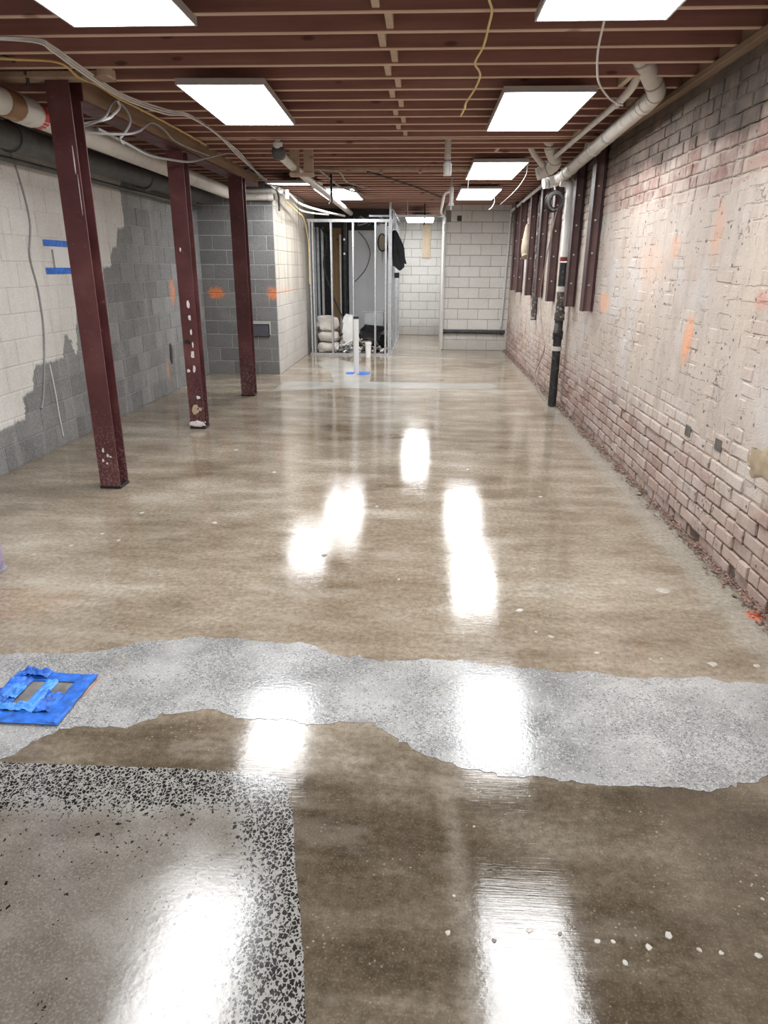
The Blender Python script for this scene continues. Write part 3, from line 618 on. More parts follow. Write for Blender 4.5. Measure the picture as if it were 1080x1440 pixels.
# slot with a black pipe across the pier, and a hole near its top
q = MB(); q.box(.40, 1.66, 14.515, 14.549, .345, .40); o = q.obj('pipe_slot', M['dark']); o.parent = wall_pier; o.matrix_parent_inverse = Matrix.Translation((.39, 14.55, 0)).inverted()
q = MB(); q.box(.61, .70, 14.540, 14.56, 2.45, 2.55); o = q.obj('block_hole', M['dark']); o.parent = wall_pier; o.matrix_parent_inverse = Matrix.Translation((.39, 14.55, 0)).inverted()
t_ = thing('waste_pipe', 'black waste pipe lying in the slot across the white pier', 'pipe', (1.03, 14.49, .37))
q = MB(); q.tube([(-.62, 0, 0), (.60, 0, -.01)], .032, 12); q.obj('pipe_run', M['castiron'], t_, True)
q = MB(); q.tube([(.52, 0, -.008), (.60, 0, -.01)], .042, 12); q.obj('coupling', M['castiron'], t_, True)
q = MB(); q.tube([(-.62, 0, 0), (-.56, 0, 0)], .042, 12); q.obj('coupling', M['castiron'], t_, True)
# junction box in the grey wall
t_ = thing('electrical_box', 'recessed dark grey electrical box in the grey block wall', 'box', (-2.50, 10.80, .67))
q = MB(); q.box(-.125, .125, .0, .018, -.085, .085); q.obj('box_back', M['boxgrey'], t_)
q = MB()
for a in ((-.135, -.125, -.095, .095), (.125, .135, -.095, .095), (-.125, .125, -.095, -.085), (-.125, .125, .085, .095)): q.box(a[0], a[1], -.004, .018, a[2], a[3])
q.obj('box_rim', M['blackbase'], t_)
# broken hole in left wall
q = MB(); q.blob((LW + .004, 9.19, .495), (.008, .05, .13), 12, 7, .5, 3); o = q.obj('wall_gouge', M['dark']); o.parent = wall_left; o.matrix_parent_inverse = (Matrix.Translation((LW, 3.2, 0)) @ Matrix.Rotation(PI / 2, 4, 'Z')).inverted()

# ------------------------------------------------------------------ steel columns, beam
def h_column(name, label, x, y, h, w=.152, d=.155, tf=.011):
    t = thing(name, label, 'column', (x, y, 0), 'red steel columns under the beam')
    for yy, nm in ((0, 'front_flange'), (d - tf, 'back_flange')):
        q = MB(); q.cbox(-w / 2, w / 2, yy, yy + tf, .012, h, .002); q.obj(nm, M['red'], t)
    q = MB(); q.box(-.004, .004, tf, d - tf, .012, h); q.obj('web', M['red'], t)
    q = MB(); q.cbox(-w / 2 - .003, w / 2 + .004, -.004, d + .003, 0, .02, .002); q.obj('base_shoe', M['blackbase'], t)
    return t
c1 = h_column('steel_column', 'nearest dark red steel column with dusty speckled foot', -2.346, 4.87, 2.70)
c2 = h_column('steel_column', 'middle red steel column scarred with white paint chips', -2.320, 6.93, 2.60)
c3 = h_column('steel_column', 'farthest dark red steel column before the grey block wall', -2.268, 8.88, 2.60, .17)
def flake(parent, pts, mat, name='paint_chip'):
    q = MB()
    for (x, z, rx, rz_) in pts:
        n = 9; ring = [(x + math.cos(2 * PI * k / n) * rx * R(.6, 1.2), z + math.sin(2 * PI * k / n) * rz_ * R(.6, 1.2)) for k in range(n)]
        q = MB(); q.add([(a, -.0025, c) for a, c in ring] + [(a, .001, c) for a, c in ring], [tuple(range(n))] + [(k, n + k, n + (k + 1) % n, (k + 1) % n) for k in range(n)])
        q.obj(name, mat, parent)
flake(c2, [(.01, 1.24, .018, .045), (.012, 1.12, .014, .035), (.015, .98, .012, .028), (.02, .86, .010, .03), (.012, .76, .022, .05), (.015, .62, .016, .04), (-.045, .60, .02, .02), (.03, .33, .025, .02), (-.02, 1.75, .008, .02)], M['chip'])
flake(c2, [(-.01, .21, .04, .06), (.04, .21, .03, .02)], M['tanpaint'])
flake(c2, [(-.03, .885, .045, .022)], M['blackbase'], 'torn_gash')
q = MB(); q.blob((0, .0, .055), (.074, .012, .03), 14, 8, .5, 4); q.obj('plaster_lump', M['chip'], c2, True)
flake(c1, [(-.02, .30, .008, .02), (.01, .26, .012, .012), (-.03, .22, .01, .015), (.0, .20, .009, .01), (.03, .25, .01, .008)], M['chip'])
flake(c1, [(.05, 2.25, .004, .10), (.06, 2.05, .003, .12)], M['chip'], 'scrape')
t_ = thing('steel_beam', 'long red steel beam with timber packing over the columns', 'beam', (-2.34, 5.03, 2.61))
q = MB(); q.cbox(-.085, .085, 0, 5.05, 0, .014, .002); q.obj('bottom_flange', M['red'], t_)
q = MB(); q.box(-.006, .006, 0, 5.05, .014, .30); q.obj('web', M['red'], t_)
q = MB(); q.cbox(-.085, .085, 0, 5.05, .30, .314, .002); q.obj('top_flange', M['red'], t_)
q = MB(); q.cbox(.040, .078, .02, 5.05, .018, .29, .004); q.obj('timber_packing', M['ledger'], t_)
q = MB(); q.cbox(-.07, -.03, .02, 5.05, .018, .29, .004); q.obj('timber_packing', M['ledger'], t_)
q = MB(); q.cbox(.0, .088, -.018, -.004, -.0, .13, .003); q.obj('end_plate', M['red'], t_)
t_ = thing('timber_block', 'rough timber plank lying across the top of the nearest red column', 'plank', (-2.35, 4.86, 2.702))
q = MB(); q.cbox(-1.0, .36, -.05, .09, 0, .036, .004); q.obj('plank', M['plate'], t_)
q = MB(); q.cbox(.30, .375, -.056, .05, .005, .055, .003); q.obj('end_cleat', M['bridge'], t_)
# lavender pipe column at the left edge
t_ = thing('pipe_column', 'lavender painted round pipe column at the left edge of the room', 'column', (-2.345, 3.36, 0))
q = MB(); q.tube([(0, 0, .012), (0, 0, 2.70)], .057, 24); q.obj('shaft', M['lav'], t_, True)
q = MB(); q.tube([(0, 0, 0), (0, 0, .014)], .066, 24); q.obj('base_ring', M['galvd'], t_, True)
q = MB(); q.box(-.1, .1, -.08, .08, 2.70, 2.712); q.obj('cap_plate', M['galvd'], t_)

# ------------------------------------------------------------------ ceiling panels
def panel(x0, x1, y0, y1, z, label, tilt=0, rz=0, flip=False):
    cx, cy = (x0 + x1) / 2, (y0 + y1) / 2; a, c = (x1 - x0) / 2, (y1 - y0) / 2
    t = thing('ceiling_light', label, 'light', (cx, cy, z), 'flat white ceiling light panels'); t.rotation_euler = (tilt, 0, rz)
    f = .010
    q = MB(); q.box(-a, a, -c, -c + f, 0, .036); q.box(-a, a, c - f, c, 0, .036); q.box(-a, -a + f, -c + f, c - f, 0, .036); q.box(a - f, a, -c + f, c - f, 0, .036); q.obj('frame', M['frame'], t)
    q = MB(); q.box(-a + f, a - f, -c + f, c - f, .026, .034); q.obj('back_tray', M['frame'], t)
    q = MB(); q.add([(-a + f, -c + f, .004), (a - f, -c + f, .004), (a - f, c - f, .004), (-a + f, c - f, .004)], [(3, 2, 1, 0)]); q.obj('diffuser', M['lit'], t)
    q = MB(); q.cbox(-.12, .12, -.05, .05, .036, .068, .003); q.obj('driver_box', M['galvd'], t)
    return t
panel(-1.70, -1.10, 2.50, 3.78, 2.67, 'bright ceiling panel cut by the top left edge of the photo')
panel(.48, 1.08, 2.50, 3.78, 2.67, 'bright ceiling panel cut by the top right edge, white cable below it')
panel(-1.60, -1.04, 4.86, 6.16, 2.665, 'bright ceiling panel hanging nearest the red beam, before the trapeze hanger', rz=.03)
panel(.485, 1.085, 5.14, 6.50, 2.67, 'bright ceiling panel beside the loose yellow cable and white pipe run')
panel(.50, 1.10, 8.30, 9.86, 2.67, 'third ceiling panel of the right row, with a looped white wire')
panel(.50, 1.10, 11.00, 12.70, 2.67, 'farthest and smallest ceiling panel of the right row')
panel(-1.66, -1.06, 11.0, 12.7, 2.67, 'ceiling panel crossed by the hung waste pipe, before the stud partition')
panel(-2.02, -1.46, 9.40, 10.60, 2.63, 'tilted ceiling panel seen edge-on as a bright strip above the cream wall', tilt=.085)
panel(-.40, .17, 14.6, 16.2, 2.515, 'low hung lit panel in the far passage behind a black drop cord')
panel(-.30, .10, 16.45, 17.05, 2.66, 'lit panel close to the far white wall, behind the low hung one')
panel(.48, 1.08, -.50, .72, 2.67, 'added ceiling panel, unseen behind the camera on the right'); panel(-1.70, -1.10, -.50, .72, 2.67, 'added ceiling panel, unseen behind the camera on the left')  # out-of-view panels added to light the room

# ------------------------------------------------------------------ steel posts on the brick wall
def post_proto():
    t = thing('steel_post', 'x', 'post', (0, 0, 0), 'dark red steel posts bolted to the brick wall')
    h = ZJ - .05 - 1.19
    q = MB(); q.cbox(-.098, -.090, 0, .150, 0, h, .002); q.obj('front_flange', M['postred'], t)
    q = MB(); q.cbox(-.010, -.002, 0, .150, 0, h, .002); q.obj('back_flange', M['postred'], t)
    q = MB(); q.box(-.090, -.010, .060, .068, 0, h); q.obj('web', M['postweb'], t)
    for z in (.25, .55, .85, 1.15):
        q = MB(); q.tube([(-.05, .060, z), (-.05, .046, z)], .011, 6); q.obj('bolt', M['galv'], t)
    return t
proto = post_proto()
pl = ['first dark red steel post on the brick wall, nearest the camera', 'second dark red steel post on the brick wall, just before the soil stack', 'third dark red steel post on the brick wall, just behind the soil stack', 'fourth dark red steel post on the brick wall, before the flaking pipe', 'fifth dark red steel post on the brick wall, behind the flaking pipe', 'sixth dark red steel post on the brick wall, second from the pier', 'seventh dark red steel post, last before the white block pier']
for i, y in enumerate((7.28, 8.16, 9.42, 10.42, 11.45, 12.6, 13.4)):
    o = proto if i == 0 else copy_tree(proto)
    o.location = (RW - .008, y, 1.19 + (0, .0, .0, .01, .0, .01, .02)[i]); o['label'] = pl[i]

# ------------------------------------------------------------------ pipes on the right
def pipe(parent, pts, r, mat, name='pipe_run', n=16, k=0, loc=(0, 0, 0)):
    q = MB(); P = rel(pts, loc); q.tube(smooth_path(P, k) if k else P, r, n); return q.obj(name, mat, parent, True)
def collar(parent, a, c, r, mat, loc, name='coupling'):
    q = MB(); q.tube(rel([a, c], loc), r, 16); return q.obj(name, mat, parent, True)
def along(a, c, t): return tuple(x + (y - x) * t for x, y in zip(a, c))
L0 = (1.50, 5.3, 2.70)
t_ = thing('drain_pipe', 'thick white plastic drain pipe sloping along the top of the brick wall', 'pipe', L0)
A = (1.50, 5.42, 2.675); Bp = (1.50, 8.55, 2.555)
pipe(t_, [A, Bp], .056, M['pvc'], loc=L0)
el = smooth_path([(1.28, 5.00, 2.86), (1.36, 5.08, 2.79), (1.45, 5.18, 2.715), (1.495, 5.28, 2.69), (1.50, 5.45, 2.673)], 5)
q = MB(); q.tube(rel(el, L0), .060, 16); e_ = q.obj('elbow', M['pvc'], t_, True)
for i in (3, 9, 15): collar(e_, el[i], tuple(Vector(el[i]) + (el[i + 1] - el[i]).normalized() * .012), .0635, M['pvcseam'], L0, 'joint_seam')
for tt in (.02, .50, .80, .90): collar(t_, along(A, Bp, tt), along(A, Bp, tt + .022), .0625, M['pvc'], L0)
for tt in (.043, .523, .823, .923, .995): collar(t_, along(A, Bp, tt), along(A, Bp, tt + .004), .0635, M['pvcseam'], L0, 'joint_seam')
for yy in (6.5,): pipe(t_, [(1.50, yy, 2.70), (1.50, yy, 2.75)], .006, M['galvd'], 'hanger_rod', 6, loc=L0); 
for yy in (6.5,): collar(t_, (1.50, yy - .012, 2.634), (1.50, yy + .012, 2.634), .0615, M['galvd'], L0, 'hanger_clamp')
pipe(t_, [(1.53, 7.72, 2.60), (1.56, 7.60, 2.68), (1.57, 7.56, 2.80)], .038, M['pvc'], 'wye_branch', loc=L0)
pipe(t_, [(1.50, 8.50, 2.557), (1.46, 8.62, 2.53), (1.36, 8.60, 2.50)], .060, M['pvc'], 'end_bend', 16, 4, loc=L0)
collar(t_, (1.35, 8.597, 2.498), (1.31, 8.59, 2.49), .054, M['pvcb'], L0, 'cleanout_cap')
L0 = (1.30, 8.1, 2.60)
t_ = thing('pipe_trap', 'fat white pipe fitting dropping from the joists beside the drain pipe', 'pipe', L0)
tp = smooth_path([(1.17, 7.75, 2.90), (1.22, 7.85, 2.80), (1.29, 7.97, 2.70), (1.33, 8.02, 2.64), (1.30, 8.10, 2.595), (1.24, 8.14, 2.565), (1.19, 8.16, 2.545)], 5)
q = MB(); q.tube(rel(tp, L0), .066, 16); e_ = q.obj('bend', M['pvc'], t_, True)
for i in (6, 14, 22): collar(e_, tp[i], tuple(Vector(tp[i]) + (tp[i + 1] - tp[i]).normalized() * .012), .069, M['pvcseam'], L0, 'joint_seam')
collar(t_, (1.20, 8.157, 2.548), (1.165, 8.168, 2.537), .060, M['pvcb'], L0, 'end_cap')
pipe(t_, [(1.02, 7.9, 2.80), (1.10, 7.98, 2.70), (1.21, 8.08, 2.615)], .028, M['pvc'], 'side_branch', loc=L0)
L0 = (1.32, 5.5, 2.69)
t_ = thing('vent_pipe', 'thin white vent pipe running under the joists left of the drain pipe', 'pipe', L0)
pipe(t_, [(1.345, 5.15, 2.83), (1.34, 5.25, 2.74), (1.32, 5.38, 2.695), (1.32, 5.55, 2.69)], .027, M['pvc'], 'elbow', 12, 4, loc=L0)
pipe(t_, [(1.32, 5.50, 2.69), (1.30, 9.0, 2.665)], .022, M['pvc'], loc=L0)
for yy in (5.56, 7.25): collar(t_, (1.32, yy, 2.688), (1.319, yy + .05, 2.687), .027, M['pvc'], L0)
L0 = (1.62, 9.2, 2.68)
t_ = thing('conduit', 'pale conduit sloping to the pier corner and dropping down its face', 'conduit', L0)
pipe(t_, [(1.56, 8.75, 2.60), (1.58, 10.4, 2.665), (1.635, 14.38, 2.625)], .024, M['conduit'], 'run', 12, loc=L0)
pipe(t_, [(1.635, 14.34, 2.626), (1.645, 14.46, 2.60), (1.640, 14.49, 2.54), (1.61, 14.49, 1.6), (1.57, 14.49, .47)], .024, M['conduit'], 'drop', 12, 3, loc=L0)
# soil stack
L0 = (1.60, 8.50, 0)
t_ = thing('soil_stack', 'vertical soil stack, white plastic above and black iron below', 'pipe', L0)
pipe(t_, [(1.48, 8.50, 2.50), (1.56, 8.50, 2.49), (1.60, 8.50, 2.43), (1.60, 8.50, 2.35)], .050, M['pvcb'], 'elbow', 16, 4, loc=L0)
pipe(t_, [(1.60, 8.50, 2.38), (1.60, 8.50, 1.72)], .047, M['pvcb'], 'white_riser', loc=L0)
collar(t_, (1.60, 8.50, 1.72), (1.60, 8.50, 1.675), .053, M['band_red'], L0, 'red_band')
collar(t_, (1.60, 8.50, 1.36), (1.60, 8.50, 1.05), .0515, M['flaky'], L0, 'flaking_length')
pipe(t_, [(1.60, 8.50, 1.66), (1.60, 8.50, .01)], .050, M['castiron'], 'iron_riser', loc=L0)
for z, m, hh in ((1.40, 'pvc', .06), (1.12, 'flaky', .10), (.90, 'castiron', .10), (.72, 'conduit', .05)): collar(t_, (1.60, 8.50, z), (1.60, 8.50, z - hh), .060, M[m], L0)
pipe(t_, [(1.60, 8.50, .98), (1.585, 8.44, .90), (1.57, 8.42, .86)], .050, M['castiron'], 'branch_hub', loc=L0)
# flaking pipe
L0 = (1.66, 10.85, .86)
t_ = thing('iron_pipe', 'flaking black and white iron pipe between the dark red posts', 'pipe', L0)
pipe(t_, [(1.655, 10.9, 2.45), (1.655, 10.85, .86)], .042, M['flaky'], loc=L0)
for z in (1.9, 1.35): collar(t_, (1.655, 10.87, z), (1.655, 10.87, z - .07), .052, M['flaky'], L0)
# beige wrap
q = MB(); q.tube(smooth_path([(1.60, 11.78, 2.25), (1.60, 11.76, 2.05), (1.60, 11.72, 1.90), (1.60, 11.70, 1.80), (1.60, 11.68, 1.76)], 4), [.02 + .065 * math.sin(min(1, i / 12) * 2.2) for i in range(17)], 10)
o = q.obj('wrapped_bundle', M['beige'], None, True); tag(o, 'beige wrapped bundle hanging between the far dark red posts', 'bundle')
# cable coil
L0 = (1.427, 8.45, 2.30)
t_ = thing('cable_coil', 'grey coil of cable hanging under the white pipe fittings', 'cable', L0)
for k in range(7):
    rr = .062 + .006 * k; ph = R(0, 6); cx, cz, cy = R(-.012, .012), R(-.015, .015), -.03 + .010 * k
    pts = [(cx + math.cos(a * PI / 12) * rr, cy + .012 * math.sin(a * PI / 12 + ph), cz + math.sin(a * PI / 12) * rr * 1.12) for a in range(25)]
    q = MB(); q.tube(pts, .0062, 6, False); q.obj('loop', M['cg'] if k % 3 else M['ck'], t_, True)
pipe(t_, [(1.427, 8.45, 2.365), (1.425, 8.5, 2.43), (1.42, 8.58, 2.49)], .006, M['cw'], 'tie', 6, loc=L0)
def cable(name, label, pts, r, mat, cat='cable', k=6, n=6, group=None):
    loc = pts[-1]; q = MB(); q.tube(smooth_path(rel(pts, loc), k), r, n); o = link(name, q.mesh(name, mat, True), None, loc); return tag(o, label, cat, group)
cable('cable', 'thin brown cable drooping past the soil stack to the floor', [(1.44, 8.3, 2.22), (1.57, 9.25, 2.1), (1.58, 9.8, 1.5), (1.60, 10.0, 1.2), (1.60, 9.6, .8), (1.60, 9.35, .58), (1.58, 9.8, .22), (1.56, 9.4, .09), (1.55, 8.9, .07), (1.545, 8.5, .17)], .006, simple('brown_cable', (.26, .20, .17), .6))
cable('cable', 'white cable dangling in a curve below the top right ceiling panel', [(.80, 3.74, 2.715), (.807, 3.82, 2.69), (.866, 4.187, 2.66), (.931, 4.469, 2.63), (.985, 4.65, 2.612), (1.059, 4.823, 2.60), (1.14, 4.97, 2.588), (1.239, 5.08, 2.58)], .006, M['cw'])
cable('cable', 'loose yellow cable hanging crooked below the joists near the centre', [(.24, 3.5, 2.735), (.261, 3.691, 2.731), (.285, 3.811, 2.726), (.286, 4.0, 2.715), (.283, 4.26, 2.70), (.255, 4.484, 2.68), (.285, 4.60, 2.67), (.30, 4.702, 2.66), (.28, 4.88, 2.63), (.241, 5.086, 2.60), (.238, 5.15, 2.585), (.219, 5.265, 2.56)], .0065, M['cy2'], k=4)
cable('cable', 'white wire drooping left of the third right ceiling panel', [(.51, 8.9, 2.67), (.505, 9.2, 2.60), (.52, 9.6, 2.52), (.54, 10.0, 2.50)], .005, M['cw'])
cable('cable', 'white wire drooping right of the third right ceiling panel', [(1.13, 8.7, 2.70), (1.16, 9.0, 2.62), (1.12, 9.6, 2.52), (1.02, 10.4, 2.42)], .005, M['cw'])
cable('cable', 'white wire tail under the farthest right ceiling panel', [(1.06, 12.0, 2.67), (1.09, 12.05, 2.60), (1.06, 12.1, 2.52), (1.01, 12.1, 2.48)], .005, M['cw'])

# ------------------------------------------------------------------ pipes, cables over the left bay
L0 = (-2.72, 5.0, 2.57)
t_ = thing('sewer_pipe', 'large white sewer pipe behind the red columns under the left joists', 'pipe', L0)
A = (-2.72, 4.6, 2.585); Bp = (-2.72, 10.3, 2.555)
pipe(t_, [A, Bp], .080, M['pvc'], loc=L0, n=20)
collar(t_, (-2.72, 5.02, 2.583), (-2.72, 5.20, 2.582), .092, M['pvc'], L0)
collar(t_, (-2.72, 4.86, 2.583), (-2.72, 5.02, 2.583), .086, M['brass'], L0, 'brown_fitting')
collar(t_, (-2.72, 5.26, 2.582), (-2.72, 5.33, 2.582), .0815, M['primer_red'], L0, 'primer_band')
collar(t_, (-2.72, 10.20, 2.556), (-2.72, 10.45, 2.555), .095, simple('rusty_coupling', (.11, .035, .03), .6), L0, 'rusty_end')
L0 = (-3.12, 5.0, 2.50)
t_ = thing('iron_main', 'dark grey iron main hung along the painted block wall', 'pipe', L0)
pipe(t_, [(-3.12, 4.2, 2.50), (-3.10, 10.6, 2.52)], .095, M['greypipe'], loc=L0, n=18)
for y in (5.6, 8.2): collar(t_, (-3.12, y, 2.504), (-3.12, y + .16, 2.505), .112, M['greypipe'], L0)
for y in (6.6, 9.3): pipe(t_, [(-3.12, y, 2.6), (-3.12, y, 2.76)], .008, M['greypipe'], 'hanger_rod', 6, loc=L0)
L0 = (-3.22, 5.0, 2.32)
t_ = thing('water_line', 'thin dark water line clipped below the iron main', 'pipe', L0)
pipe(t_, [(-3.27, 4.2, 2.375), (-3.27, 10.7, 2.39)], .022, M['greypipe'], loc=L0, n=10)
for i in range(3):
    e = .013 * i
    cable('cable', ['upper', 'middle', 'lower'][i] + ' strand of the white cable bundle strung beside the red beam', [(-2.9, 3.98 + e, 2.70), (-2.5, 4.05 + e, 2.715), (-2.08, 4.10, 2.715 - e * .5), (-2.03, 4.22, 2.712 - e), (-2.06, 4.59, 2.712 - e * 1.2), (-2.09, 5.25, 2.705 - e), (-1.97, 5.75, 2.705 - e * 1.2), (-1.86, 5.97, 2.71 - e * .6), (-1.87 + e, 6.69, 2.715 - e), (-1.94 - e, 7.88, 2.71 - e), (-2.07 + e, 9.0, 2.70 - e), (-2.13, 10.6, 2.66)], .0062, M['cw'], group='white cables strung beside the beam')
cable('cable', 'old yellow cable sagging along the timber side of the red beam', [(-2.9, 4.35, 2.725), (-2.45, 4.50, 2.725), (-2.19, 4.60, 2.73), (-2.17, 4.808, 2.70), (-2.17, 5.06, 2.715), (-2.17, 5.385, 2.705), (-2.17, 5.9, 2.716), (-2.17, 6.83, 2.722), (-2.17, 7.47, 2.72)], .008, M['cy'])
cable('cable', 'grey cable looping below the beam between first and second columns', [(-2.44, 5.06, 2.44), (-2.2, 5.14, 2.526), (-2.2, 5.32, 2.644), (-2.2, 5.435, 2.696), (-2.2, 5.60, 2.672), (-2.2, 5.65, 2.605), (-2.2, 5.515, 2.505), (-2.2, 5.42, 2.455), (-2.2, 5.47, 2.43)], .0085, M['cg'])
cable('cable', 'second grey cable loop hooked up to the beam side', [(-2.44, 5.08, 2.45), (-2.2, 5.40, 2.481), (-2.2, 5.79, 2.563), (-2.2, 6.08, 2.674), (-2.2, 6.37, 2.673), (-2.2, 6.59, 2.63), (-2.2, 7.02, 2.63), (-2.2, 7.8, 2.66)], .0085, M['cg'])
cable('cable', 'pale cable curling off the nearest column to the beam side', [(-2.44, 5.07, 2.47), (-2.2, 5.19, 2.535), (-2.2, 5.36, 2.60), (-2.19, 5.45, 2.66), (-2.19, 5.43, 2.70)], .009, M['cw'])
cable('cable', 'dark flat cable slung past the head of the second column', [(-2.3, 5.3, 2.50), (-2.3, 5.78, 2.482), (-2.28, 6.17, 2.454), (-2.25, 6.6, 2.478), (-2.17, 6.9, 2.50), (-2.14, 7.36, 2.595), (-2.0, 7.75, 2.69), (-1.99, 8.4, 2.70), (-2.10, 9.4, 2.68), (-2.10, 10.4, 2.62)], .010, M['cg'])
cable('cable', 'black cable bending down beside the head of the nearest red column', [(-2.75, 4.5, 2.78), (-2.62, 4.65, 2.80), (-2.53, 4.78, 2.77), (-2.505, 4.82, 2.71), (-2.52, 4.84, 2.66)], .010, M['ck'])
cable('cable', 'grey cable hanging down the white painted blocks', [(LW + .012, 5.95, 2.55), (LW + .012, 6.06, 2.33), (LW + .012, 6.139, 1.96), (LW + .012, 6.05, 1.67), (LW + .012, 6.10, 1.38), (LW + .012, 6.08, 1.02), (LW + .012, 5.93, .55), (LW + .012, 5.85, .41)], .009, M['cg'])
cable('cable', 'thin white cord hanging against the bare grey blocks', [(LW + .01, 6.10, .76), (LW + .01, 6.125, .5), (LW + .01, 6.13, .3), (LW + .01, 6.147, .09)], .006, M['cw'])
for i, (pts, r, m) in enumerate((([(-2.16, 9.0, 2.70), (-2.12, 9.8, 2.68), (-2.11, 10.6, 2.60), (-2.12, 10.74, 2.45), (-2.12, 10.74, 2.36)], .016, 'ck'), ([(-2.12, 10.72, 2.66), (-2.0, 10.95, 2.60), (-1.95, 11.6, 2.52), (-1.7, 12.4, 2.47), (-1.45, 13.3, 2.46)], .018, 'cw'), ([(-2.08, 10.72, 2.60), (-2.06, 11.3, 2.55), (-2.02, 12.2, 2.46), (-1.7, 13.0, 2.46)], .014, 'pvc'), ([(-1.32, 9.35, 2.72), (-1.25, 10.0, 2.68), (-1.18, 10.6, 2.65), (-.95, 11.4, 2.64)], .012, 'cg'), ([(-1.6, 9.0, 2.70), (-1.1, 9.2, 2.70), (-1.05, 10.0, 2.66), (-.8, 10.8, 2.66)], .010, 'cg'), ([(-2.05, 10.9, 2.5), (-2.0, 11.6, 2.40), (-2.07, 12.6, 2.36), (-2.1, 13.2, 2.0), (-2.12, 13.35, 1.3)], .011, 'cy2'))):
    cable('cable', ['thick black lead dropping at the corner of the cream wall', 'fat white flexible hose curving over the cream wall', 'white tubing sagging toward the stud partition', 'grey cable crossing above the hung waste pipe', 'second grey cable crossing under the far joists', 'yellow cable running down the far end of the cream wall'][i], pts, r, M[m])
# loose hangers at the corner of the cream wall
t_ = thing('pipe_stub', 'short white pipe stub at the top corner of the cream wall', 'pipe', (-2.06, 10.75, 2.62))
q = MB(); q.tube([(-.55, 0, 0), (0, 0, 0)], .035, 12); q.obj('pipe_run', M['pvc'], t_, True)
q = MB(); q.tube([(.06, 0, .02), (.06, 0, -.10)], .03, 12); q.obj('drop', M['pvcb'], t_, True)
t_ = thing('copper_stub', 'white branch pipe on the wall above the grey blocks', 'pipe', (-2.5, 10.7, 2.54))
q = MB(); q.tube([(-.3, 0, 0), (.32, 0, 0)], .045, 12); q.obj('pipe_run', M['pvc'], t_, True)
q = MB(); q.tube([(.24, 0, 0), (.32, 0, 0)], .052, 12); q.obj('coupling', M['pvc'], t_, True)

# hung waste pipe in the middle
L0 = (-1.42, 7.1, 2.60)
t_ = thing('waste_pipe', 'grey white waste pipe with a capped end hung under the joists', 'pipe', L0)
pipe(t_, [(-1.40, 7.25, 2.605), (-1.41, 8.0, 2.59), (-1.40, 13.9, 2.545)], .044, M['pvc'], loc=L0)
q = MB(); q.blob((.02, .08, .01), (.062, .07, .062), 16, 10, .0, 1); e_ = q.obj('cleanout_elbow', M['greypipe'], t_, True)
pipe(t_, [(-1.40, 7.16, 2.63), (-1.40, 7.15, 2.695)], .045, M['pvcb'], 'cap', loc=L0)
q = MB(); q.tube(rel([(-1.40, 7.15, 2.695), (-1.40, 7.15, 2.715)], L0), .026, 6); q.obj('cap_nut', M['pvcb'], t_)
L0 = (-1.32, 8.0, 2.50)
t_ = thing('trapeze_hanger', 'raw timber trapeze hanger cradling the waste pipe', 'hanger', L0)
for x in (-.075, .075): q = MB(); q.cbox(x - .049, x + .049, -.019, .019, .036, .40, .003); q.obj('upright', M['bridge'], t_)
q = MB(); q.cbox(-.125, .125, -.045, .045, 0, .035, .003); q.obj('cross_bar', M['bridge'], t_)
L0 = (-1.12, 9.5, 2.50)
q = MB(); q.tube(rel([(-1.25, 9.9, 2.74), (-1.25, 9.9, 2.42), (-1.28, 9.9, 2.38)], (-1.25, 9.9, 2.38)), .016, 8); o = link('pipe_strap', q.mesh('pipe_strap', M['ck'], True), None, (-1.25, 9.9, 2.38)); tag(o, 'black strap hanging from the joists beside the waste pipe', 'strap')
q = MB(); q.tube([(0, 0, 0), (0, 0, .70)], .004, 6); o = link('hanging_wire', q.mesh('hanging_wire', M['cg']), None, (-1.50, 8.745, 2.05)); tag(o, 'thin straight wire hanging below the trapeze hanger', 'wire')
# short white pipe drop
t_ = thing('pipe_drop', 'short vertical white pipe ending in a collar below the joists', 'pipe', (.20, 7.5, 2.45))
q = MB(); q.tube([(0, 0, .04), (0, 0, .40)], .032, 14); q.obj('pipe_run', M['pvc'], t_, True)
q = MB(); q.tube([(0, 0, 0), (0, 0, .11)], .040, 14); q.obj('coupling', M['pvcb'], t_, True)
q = MB(); q.tube([(0, 0, .125), (0, 0, .14)], .0335, 14); q.obj('printed_band', M['print'], t_, True)
# riser fitting
t_ = thing('sprinkler_drop', 'slim silver riser fitting hanging from the far joists', 'riser', (.35, 10.5, 2.39))
q = MB(); q.tube([(0, 0, .12), (0, 0, .40)], .014, 10); q.obj('riser', M['galv'], t_, True)
q = MB(); q.tube([(0, 0, .06), (0, 0, .26)], .026, 12); q.obj('body', M['conduit'], t_, True)
q = MB(); q.tube([(.0, 0, .02), (.0, 0, .06)], .036, 12); q.obj('valve', M['conduit'], t_, True)
q = MB(); q.tube([(0, 0, -.03), (0, 0, .02)], .010, 8); q.obj('tip', M['galvd'], t_, True)
cable('cable', 'white cable sweeping from the silver riser down to the pier conduit', [(.34, 10.5, 2.60), (.27, 11.0, 2.60), (.26, 12.0, 2.55), (.27, 13.2, 2.50), (.37, 14.3, 2.52), (.385, 14.45, 2.40)], .018, M['cw'])
t_ = thing('conduit', 'white conduit running down the left edge of the pier', 'conduit', (.385, 14.50, 0))
q = MB(); q.tube([(0, 0, .02), (0, 0, 2.45)], .026, 12); q.obj('run', M['conduit'], t_, True)
q = MB(); q.tube([(0, 0, 2.28), (0, 0, 2.40)], .036, 12); q.obj('coupling', M['conduit'], t_, True)
